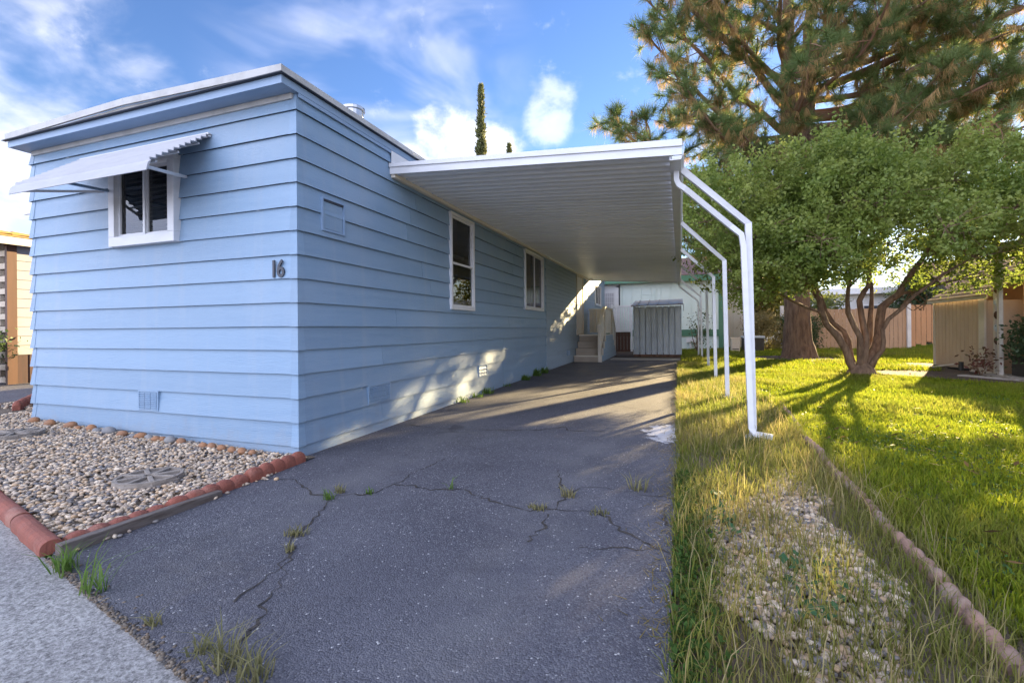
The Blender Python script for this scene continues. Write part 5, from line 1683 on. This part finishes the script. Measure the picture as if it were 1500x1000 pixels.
def small_tree():
    rng = random.Random(12)
    bx, by = 3.42, 11.2
    bz = g(0, by)
    T = thing('leafy_tree', 'multi stemmed green leafy tree with spreading crown on the lawn', 'tree', (bx, by, bz))
    cr = Vector((math.cos(YAW), math.sin(YAW), 0)); cf = Vector((-math.sin(YAW), math.cos(YAW), 0))
    base = Vector((bx, by, bz))
    # flared stump
    MB().tube([base + Vector((0, 0, -0.1)), base + Vector((0, 0, 0.08)), base + Vector((0.02, 0, 0.2)), base + Vector((0.03, 0, 0.30))], [0.33, 0.25, 0.19, 0.07], 14).build('trunk', M_bark2, T, smooth=True)
    # main stems: end offset (cam-right, depth, z), radius
    stems = [((-1.0, 0.0, 1.75), 0.095, (-1.9, 0.2, 2.6)), ((-0.45, -0.35, 1.7), 0.075, (-0.7, -0.9, 2.9)), ((-0.55, 0.5, 1.9), 0.07, (-1.2, 1.4, 2.9)),
             ((0.05, -0.1, 1.9), 0.085, (0.0, -0.5, 3.3)), ((0.8, 0.1, 1.75), 0.125, (1.7, 0.1, 3.0)), ((0.65, 0.6, 1.7), 0.075, (1.1, 1.5, 3.0)), ((0.55, -0.5, 1.6), 0.06, (1.5, -1.3, 2.7))]
    ends = []
    for (e, r, e2) in stems:
        p1 = base + cr * e[0] + cf * e[1] + Vector((0, 0, e[2]))
        p2 = base + cr * e2[0] + cf * e2[1] + Vector((0, 0, e2[2]))
        st = base + cr * (e[0] * 0.12) + cf * (e[1] * 0.12) + Vector((0, 0, 0.10))
        path = bend_path(st, p1, 7, 0.15, rng)
        path += bend_path(path[-1], p2, 5, 0.10, rng)[1:]
        nn = len(path)
        rad = [r * 0.92 * (1 - 0.72 * (k / (nn - 1)) ** 0.8) * (1 + 0.1 * rng.uniform(-1, 1)) for k in range(nn)]
        MB().tube(path, rad, 9).build('stem', M_bark2, T, smooth=True)
        ends += [(path[-1], rad[-1]), (path[-3], rad[-3]), (path[7], rad[7]), (path[5], rad[5])]
    # crown lobes
    lobes = []
    cen = base + cr * 0.2 + Vector((0, 0, 2.68))
    for k in range(88):
        a = rng.uniform(0, 2 * math.pi); el = math.asin(rng.uniform(-0.62, 1.0))
        rr = rng.uniform(0.55, 1.0)
        lx = 3.15 * rr * math.cos(a) * math.cos(el); ly = 2.5 * rr * math.sin(a) * math.cos(el)
        lz = (1.05 if el > 0 else 1.3) * rr * math.sin(el)
        # the crown droops at the left and is thin in the middle of the underside
        if lz < -0.35 and -1.6 < lx < 1.2 and rng.random() < 0.8: continue
        if lx > -1.3 and lz < -0.3: continue
        if lx > 1.2: lz += 0.2
        if lx < -1.8 and lz > 0.6: lz *= 0.7
        p = cen + cr * lx + cf * ly + Vector((0, 0, lz))
        lobes.append((p, rng.uniform(0.42, 0.72)))
    for q in ((-1.9, -1.2, 1.95), (-1.2, -1.3, 2.05), (-2.4, -0.4, 1.85), (-0.7, 1.3, 2.1), (2.5, -1.3, 2.15), (-3.3, -0.5, 3.0), (-3.5, 0.3, 3.2), (-2.9, -0.9, 3.3), (-2.4, -1.2, 2.8), (-3.0, 0.6, 3.5), (-2.2, -0.8, 3.5), (-1.4, -1.2, 3.6), (1.2, -0.5, 2.0), (1.8, -0.6, 1.95), (2.3, -0.4, 2.05), (-2.7, -0.6, 1.75), (-2.3, -1.0, 2.15), (-2.9, 0.4, 2.2), (-3.1, -0.3, 2.5), (-1.7, -0.7, 2.25), (2.6, -1.0, 2.5), (3.0, -0.4, 2.5), (3.2, -1.5, 2.9), (3.9, -0.6, 3.0), (4.2, 0.2, 2.7), (3.6, 0.5, 3.4), (4.6, -0.3, 3.2)):
        lobes.append((base + cr * q[0] + cf * q[1] + Vector((0, 0, q[2])), 0.5))
    br = MB()
    for p, r in lobes:
        e, er = min(ends, key=lambda q: (q[0] - p).length + (0.8 if q[0].z > p.z else 0))
        path = bend_path(e, p, 5, 0.08, rng)
        r0 = min(er * 0.7, 0.035)
        br.tube(path, [r0 * (1 - 0.75 * k / 5) for k in range(6)], 5, cap=False)
    CL = []
    tips = []
    for p, r in lobes:
        nn = int(35 * (r / 0.55) ** 2)
        for k in range(nn):
            v = Vector((rng.gauss(0, 1), rng.gauss(0, 1), rng.gauss(0, 1))).normalized() * r * rng.uniform(0.55, 1.05)
            v.z *= 0.8
            q = p + v
            CL.append(q)
            if k % 4 == 0: br.tube([p, p.lerp(q, 0.6), q], [0.008, 0.005, 0.002], 3, cap=False)
        # upright sprays
        for k in range(8 if p.z > bz + 2.9 else 2):
            b = p + Vector((rng.gauss(0, .3), rng.gauss(0, .3), r * 0.6))
            l = rng.uniform(0.25, 0.7)
            dv = Vector((rng.gauss(0, .3), rng.gauss(0, .3), 1)).normalized()
            for j in range(6): CL.append(b + dv * l * (j + 1) / 6)
    br.build('branches', M_bark2, T)
    CLn = np.array([c[:] for c in CL])
    V, C = leaf_cloud(CLn, 0.062, 26, 0.056, (0.17, 0.235, 0.04), (0.40, 0.43, 0.10), aspect=0.62)
    np_mesh('crown', V, quads(len(V) // 4), M_leaf, T, C)
    # wiry vine scraps hanging from the right stem
    m = MB()
    for k in range(6):
        s = base + cr * (0.95 + 0.05 * k) + Vector((0, 0, 1.85))
        pts_ = [s + cr * (0.16 * math.sin(j * 0.9 + k)) * (0.5 + 0.1 * j) + Vector((0, 0, -0.09 * j)) for j in range(7)]
        m.tube(pts_, 0.008, 4, cap=False)
    m.build('dry_vine', M_bark2, T)
    return T


small_tree()


def pine_tree():
    rng = random.Random(31)
    bx, by = 3.42, 16.5
    bz = g(0, by)
    base = Vector((bx, by, bz))
    T = thing('pine_tree', 'large old pine with thick furrowed trunk and brown drooping needles', 'tree', (bx, by, bz))
    cr = Vector((math.cos(YAW), math.sin(YAW), 0)); cf = Vector((-math.sin(YAW), math.cos(YAW), 0))
    # trunk with furrows
    path = [base + Vector((0, 0, -0.2)), base + Vector((0, 0, 0.12)), base + Vector((-0.02, 0, 0.5)), base + Vector((-0.03, 0, 1.2)), base + Vector((-0.05, 0, 2.4)), base + Vector((-0.12, 0, 4.0)), base + Vector((-0.2, 0, 6.0)), base + Vector((-0.25, 0, 8.5)), base + Vector((-0.2, 0, 11.0)), base + Vector((-0.1, 0, 13.5)), base + Vector((0, 0, 15.5))]
    rad = [0.62, 0.46, 0.385, 0.345, 0.325, 0.30, 0.25, 0.19, 0.15, 0.09, 0.03]
    fine, fr = [], []
    for k in range(len(path) - 1):
        for j in range(6):
            fine.append(path[k].lerp(path[k + 1], j / 6)); fr.append(rad[k] + (rad[k + 1] - rad[k]) * j / 6)
    m = MB().tube(fine, fr, 28)
    vv = []
    for i, v in enumerate(m.v):
        k = min(i // 28, len(fine) - 1)
        c = fine[k]; d = Vector(v) - c
        a = math.atan2(d.y, d.x)
        f = mnoise.noise((a * 3.0, math.cos(a) * 4, v[2] * 1.1)) * 0.09 + mnoise.noise((math.cos(a) * 7, math.sin(a) * 7, v[2] * 2.2)) * 0.07
        if v[2] < bz + 0.5: f += 0.22 * max(0, math.cos(a * 5 + 1)) * (bz + 0.5 - v[2])
        vv.append(tuple(c + d * (1 + f)))
    m.v = vv
    m.build('trunk', M_bark, T, smooth=True)
    # second leader
    p0 = base + Vector((-0.15, 0, 5.2))
    lead = bend_path(p0, base + cr * 1.1 + Vector((0, 0, 13.5)), 10, 0.05, rng)
    MB().tube(lead, [0.26 * (1 - 0.85 * k / 10) for k in range(11)], 10).build('limb', M_bark, T, smooth=True)
    axis = lambda z: Vector((bx - 0.03 - 0.025 * (z - bz), by, z))
    limbs = []
    # explicit limbs that shape the outline: (z0, cam-right, depth, z1)
    exp = [(4.6, -5.4, -1.6, 6.4), (5.2, -6.0, -1.2, 6.7), (5.6, -4.6, -2.2, 7.6), (6.0, -5.2, -1.5, 9.0), (6.8, -4.9, -1.0, 10.4), (7.6, -5.0, -1.6, 11.6), (8.5, -4.2, 0.5, 12.4), (5.0, -3.0, -2.6, 6.0),
           (4.8, 4.6, -2.2, 7.0), (5.4, 6.2, -1.6, 6.8), (6.0, 7.0, -0.8, 8.0), (6.6, 6.4, -2.4, 9.3), (7.4, 6.8, 0.4, 10.4), (8.2, 6.0, -1.2, 11.4), (9.0, 5.4, 0.8, 12.6), (5.0, 3.0, -3.0, 5.8), (5.8, 1.6, -3.4, 7.0),
           (6.4, -1.6, -3.4, 7.6), (7.2, 0.2, -3.6, 8.8), (8.0, 2.8, -3.0, 10.2), (8.8, -2.4, -2.8, 11.0), (5.2, 0.4, -3.0, 5.9), (4.7, -1.8, -2.6, 5.6), (6.2, 3.6, 2.6, 8.0), (6.8, -3.2, 2.8, 8.6), (9.6, 0.8, -2.8, 12.0), (10.4, 3.4, -1.4, 13.2), (10.2, -3.0, -1.0, 13.0), (11.4, 0.0, -2.0, 14.2), (12.0, 2.0, 1.4, 14.8), (5.6, 5.0, 1.4, 6.4), (7.0, 8.2, -2.2, 8.8), (5.9, 8.0, -1.0, 7.0), (8.0, 7.6, -2.6, 11.0)]
    exp += [(3.4, -1.6, -0.5, 3.5), (3.8, -1.2, -1.2, 3.9), (4.0, -3.5, -0.3, 3.5), (6.6, 4.4, -2.8, 7.6), (7.8, 5.2, -2.0, 9.2), (8.6, 4.4, -2.6, 10.4), (9.4, 6.6, -1.0, 11.8), (7.0, -1.0, -3.2, 9.4), (8.2, -3.6, -2.2, 9.8), (9.0, 1.4, -3.2, 11.2), (6.2, 8.6, -1.8, 6.6), (7.4, 9.2, -0.6, 9.6), (10.0, -4.4, -1.2, 11.9), (5.0, -4.2, -2.4, 7.0), (3.9, -3.3, -1.2, 4.5), (4.1, -3.7, 0.5, 4.2), (4.2, -2.4, -2.0, 4.1), (4.3, -4.3, -0.6, 4.9), (3.8, -2.0, 1.6, 4.0), (4.6, -5.0, 0.8, 5.4), (4.2, 2.2, -2.2, 4.6), (4.4, 3.6, 0.6, 4.9)]  # lowest limbs here are added to dapple the sun on the side wall
    for (z0, a, b, z1) in exp:
        s = axis(bz + z0); e = Vector((bx, by, bz)) + cr * a + cf * b + Vector((0, 0, z1))
        limbs.append((s, e))
    tufts = []; dead = []
    tw = MB()
    for (s, e) in limbs:
        L_ = (e - s).length
        path = bend_path(s, e, 12, 0.075, rng, sag=-0.06)
        r0 = 0.035 + 0.013 * L_
        MB().tube(path, [r0 * (1 - 0.82 * (k / 12)) for k in range(13)], 7, cap=False).build('limb', M_twig, T, smooth=True)
        dirn = (e - s).normalized()
        nt = int(L_ * 5.2)
        for k in range(nt):
            t = 0.25 + 0.75 * (k + rng.random()) / nt
            i = min(int(t * 12), 11); p = path[i].lerp(path[i + 1], t * 12 - i)
            l = rng.uniform(0.45, 1.35) * (1.1 - 0.45 * t)
            sd = Vector((rng.gauss(0, 1), rng.gauss(0, 1), rng.gauss(0.25, 0.75))).normalized()
            d = (sd + dirn * 0.55).normalized()
            q = p + d * l
            pth = bend_path(p, q, 4, 0.12, rng, sag=-0.08)
            tw.tube(pth, [0.018, 0.015, 0.012, 0.009, 0.007], 4, cap=False)
            tufts.append((pth[-1], (pth[-1] - pth[-2]).normalized()))
            # side shoots
            for j in range(rng.choice((1, 2, 2, 3))):
                b = pth[rng.choice((1, 2, 3))]
                d2 = (d + Vector((rng.gauss(0, .9), rng.gauss(0, .9), rng.gauss(0.2, .6)))).normalized()
                q2 = b + d2 * rng.uniform(0.2, 0.6)
                tw.tube([b, b.lerp(q2, 0.5) + Vector((0, 0, -0.02)), q2], [0.009, 0.007, 0.005], 3, cap=False)
                if rng.random() < 0.72: tufts.append((q2, d2))
                else: dead.append((q2, d2))
        tufts.append((path[-1], dirn))
    tw.build('twigs', M_twig, T)
    # needles
    def needle_mesh(items, per, length, cA, cB, w, fan, droop, name):
        n = len(items) * per
        P = np.repeat(np.array([q[0][:] for q in items]), per, 0); Dn = np.repeat(np.array([q[1][:] for q in items]), per, 0)
        back = RNG.uniform(0, 0.22, (n, 1)) * (1 if droop == 0 else 1.6)
        P = P - Dn * back
        v = RNG.normal(0, 1, (n, 3)); v /= np.linalg.norm(v, axis=1, keepdims=True)
        d = Dn * fan + v; d[:, 2] += 0.15
        if droop: d = v * np.array([0.32, 0.32, 0.3]); d[:, 2] -= droop
        d /= np.linalg.norm(d, axis=1, keepdims=True)
        s = np.cross(d, RNG.normal(0, 1, (n, 3))); s /= np.linalg.norm(s, axis=1, keepdims=True) + 1e-9
        L2 = length * RNG.uniform(0.65, 1.15, (n, 1))
        V = np.stack([P - s * w / 2, P + s * w / 2, P + d * L2], 1)
        t = np.repeat(RNG.uniform(0, 1, (len(items), 1)), per, 0) * 0.7 + 0.3 * RNG.uniform(0, 1, (n, 1))
        col = np.asarray(cA)[None] * (1 - t) + np.asarray(cB)[None] * t
        return np_mesh(name, V.reshape(-1, 3), (np.arange(n) * 3)[:, None] + np.array([[0, 1, 2]]), M_needle, T, np.repeat(col, 3, 0))
    needle_mesh(tufts, 80, 0.36, (0.11, 0.18, 0.05), (0.21, 0.27, 0.085), 0.013, 0.75, 0, 'crown')
    items = [q for q in tufts if rng.random() < 0.55] + dead + dead
    needle_mesh(items, 34, 0.30, (0.44, 0.28, 0.11), (0.60, 0.43, 0.19), 0.012, 0.2, 0.85, 'dead_needles')
    print('tufts', len(tufts), len(dead))


pine_tree()


def shrub(name, label, cat, c, r, ncl, per, size, cA, cB, mat=None, group=None, stems=5, flat=1.0):
    """bush: short stems and leaf clumps"""
    rng = random.Random(len(label) * 7 + ncl)
    gz = c[2]
    T = thing(name, label, cat, (c[0], c[1], gz), group)
    m = MB(); CL = []
    for k in range(stems):
        a = rng.uniform(0, 6.28)
        e = Vector((c[0] + r[0] * 0.6 * math.cos(a), c[1] + r[1] * 0.6 * math.sin(a), gz + r[2] * rng.uniform(0.8, 1.5)))
        m.tube(bend_path((c[0], c[1], gz - 0.02), e, 4, 0.1, rng), [0.03 * r[2], 0.024 * r[2], 0.018 * r[2], 0.01 * r[2], 0.006 * r[2]], 5)
    m.build('stem', M_bark2, T)
    lob = [(rng.uniform(-.6, .6), rng.uniform(-.6, .6), rng.uniform(0.25, 1.5), rng.uniform(0.35, 0.6)) for _ in range(12)]
    for k in range(ncl):
        lb = rng.choice(lob)
        v = Vector((rng.gauss(0, 1), rng.gauss(0, 1), rng.gauss(0, 1))).normalized() * lb[3] * rng.uniform(0.5, 1.05)
        CL.append((c[0] + (lb[0] + v.x) * r[0], c[1] + (lb[1] + v.y) * r[1], gz + max(0.03, (lb[2] + v.z * flat) * r[2])))
    V, C = leaf_cloud(np.array(CL), size * 1.6, per, size, cA, cB)
    np_mesh('foliage', V, quads(len(V) // 4), mat or M_shrub, T, C)
    return T


G21 = g(0, 21)
shrub('bush', 'straw coloured bush on the lawn right of the mint home', 'bush', (3.3, 21.2, G21), (1.0, 0.8, 0.85), 420, 12, 0.075, (0.20, 0.17, 0.06), (0.33, 0.27, 0.11))
shrub('shrub', 'dark green rounded shrub just left of the pine trunk', 'shrub', (4.4, 21.0, G21), (0.75, 0.7, 0.75), 420, 14, 0.07, (0.035, 0.07, 0.02), (0.07, 0.12, 0.035))
shrub('small_tree', 'sparse leafy shrub against the mint wall right of the metal shed', 'shrub', (0.62, 19.4, G21), (0.42, 0.35, 0.95), 90, 8, 0.07, (0.07, 0.11, 0.04), (0.14, 0.17, 0.07))
shrub('conifer', 'distant dark green conifer beyond the back fence', 'tree', (11.6, 30.5, 0.2), (1.1, 1.1, 2.1), 420, 14, 0.16, (0.05, 0.08, 0.035), (0.10, 0.14, 0.06))
for k, (x, y, s, lb) in enumerate(((14.5, 26.5, 1.5, 'sunlit yellow green tree behind the fence right of the leafy tree stems'), (7.2, 30.5, 1.35, 'leafy tree beyond the fence directly behind the pine trunk'), (3.1, 24.3, 2.3, 'tall leafy tree behind the right end of the mint home'), (19, 38, 3.0, 'broad leafy tree far beyond the brown roofed house'))):  # the tree by the mint home is added to shade the blue side wall
    shrub('background_tree', lb, 'tree', (x, y, 0.2), (s * 1.2, s * 1.2, s * 1.3), 1200 if 'mint' in lb else 480, 14, 0.13 * s ** 0.5, (0.10, 0.13, 0.03), (0.19, 0.21, 0.05))


# cypresses behind
def cypress(label, x, y, h, r):
    rng = random.Random(int(h * 10))
    T = thing('cypress', label, 'tree', (x, y, 0.2), 'columnar cypresses behind the houses')
    MB().tube([(x, y, 0), (x, y, h * 0.95)], [0.16, 0.02], 7).build('trunk', M_bark2, T)
    CL = []
    for k in range(1500):
        t = rng.random() ** 0.8
        z = 1.0 + (h - 1.0) * t
        rr = r * min(1, (1 - t) * 1.3) ** 0.85 * (0.9 + 0.45 * mnoise.noise((z * 1.3, x, 0))) + 0.02
        a = rng.uniform(0, 6.28)
        q = rr * rng.uniform(0.6, 1.0)
        CL.append((x + q * math.cos(a), y + q * math.sin(a), z))
    V, C = leaf_cloud(np.array(CL), 0.05, 12, 0.20, (0.085, 0.115, 0.035), (0.18, 0.19, 0.07), up=2.2, aspect=0.25)
    np_mesh('crown', V, quads(len(V) // 4), M_shrub, T, C)


d = px_dir(707, 483); cypress('tall narrow cypress rising above the carport roof', d.x * 30, d.y * 30, 16.6, 0.72)
d = px_dir(748, 483); cypress('small cypress tip just showing above the carport roof', d.x * 38, d.y * 38, 16.0, 0.7)

# ------------------------------------------------------------------ pots and planters
def lathe_pot(label, x, y, z, r, h, mat):
    T = thing('flower_pot', label, 'flower pot', (x, y, z))
    MB().lathe((x, y, z), [(r * 0.7, 0), (r, h * 0.85), (r * 1.08, h * 0.86), (r * 1.08, h), (r * 0.9, h), (r * 0.88, h * 0.9)], 18).build('body', mat, T)
    box('soil', M_soil, T, x - r * 0.6, x + r * 0.6, y - r * 0.6, y + r * 0.6, z + h * 0.88, z + h * 0.93)
    return T


fx, fy = -13.0, 5.2
lathe_pot('grey pot holding the red flowering plant beside the neighbouring home', fx, fy, 0.02, 0.22, 0.36, M_stone)
fp = shrub('flowering_plant', 'red flowering plant in a pot by the neighbouring home', 'plant', (fx, fy, 0.34), (0.42, 0.4, 0.45), 240, 12, 0.06, (0.05, 0.10, 0.03), (0.12, 0.18, 0.06))
rng = random.Random(4)
for (dx_, dz_) in ((0.20, 0.62), (0.24, 0.45), (-0.1, 0.55), (0.02, 0.7), (0.3, 0.25), (-0.22, 0.35), (0.12, 0.3)):
    c = np.array([[fx + dx_, fy - 0.25, 0.34 + dz_]])
    V, C = leaf_cloud(c, 0.02, 16, 0.06, (1, 1, 1), (1, 1, 1), aspect=0.9)
    np_mesh('flower', V, quads(len(V) // 4), M_red, fp)
lathe_pot('pale pot with grassy plant against the dark skirting of the neighbouring home', -12.55, 5.95, 0.02, 0.14, 0.5, M_stone)
o = blades('grassy_plant', -12.55 + RNG.normal(0, 0.05, 60), 5.95 + RNG.normal(0, 0.05, 60), np.full(60, 0.48), RNG.uniform(0.25, 0.5, 60), np.full(60, 0.02), np.array((0.08, 0.16, 0.03)), np.array((0.2, 0.28, 0.08)), 1.3)
tag(o, 'arching grassy plant in the pale pot beside the neighbouring home', 'plant')

gz = g(0, 11.3)
for k, (y0, y1, z0, h, lb) in enumerate(((10.75, 11.45, 0.06, 0.34, 'black planter tub on the porch floor at the right photo edge'), (10.9, 11.5, 0.06, 0.0, ''))):
    if not lb: continue
    T = thing('planter', lb, 'planter', (6.0, 11.1, gz + 0.06))
    m = MB()
    for (a, b, c, d2) in ((5.86, 5.9, y0, y1), (6.24, 6.28, y0, y1), (5.9, 6.24, y0, y0 + 0.04), (5.9, 6.24, y1 - 0.04, y1)):
        m.box(a, b, c, d2, gz + 0.06, gz + 0.06 + h)
    m.build('side', M_black, T)
    box('soil', M_soil, T, 5.901, 6.239, y0 + 0.041, y1 - 0.041, gz + 0.08, gz + 0.3)
    box('rim', M_black, T, 5.84, 5.90, y0 - 0.02, y1 + 0.02, gz + 0.401, gz + 0.43)
shrub('potted_shrub', 'dark leafy plant in the black planter at the right photo edge', 'plant', (6.05, 11.1, gz + 0.34), (0.26, 0.4, 0.42), 150, 12, 0.07, (0.03, 0.06, 0.02), (0.08, 0.13, 0.05))
T = thing('dark_cabinet', 'black cabinet against the tan wall behind the planter', 'cabinet', (6.2, 11.2, gz + 0.06))
box('body', M_black, T, 6.285, 6.315, 10.5, 11.75, gz + 0.06, gz + 0.88)
for k in range(3):
    box('slat', M_black, T, 6.262, 6.284, 10.52, 11.73, gz + 0.12 + k * 0.25, gz + 0.30 + k * 0.25)
shrub('red_leaf_plant', 'small red leaved plant at the foot of the white porch posts', 'plant', (5.55, 11.75, gz), (0.16, 0.14, 0.3), 26, 8, 0.07, (0.20, 0.04, 0.04), (0.12, 0.10, 0.04), stems=4)
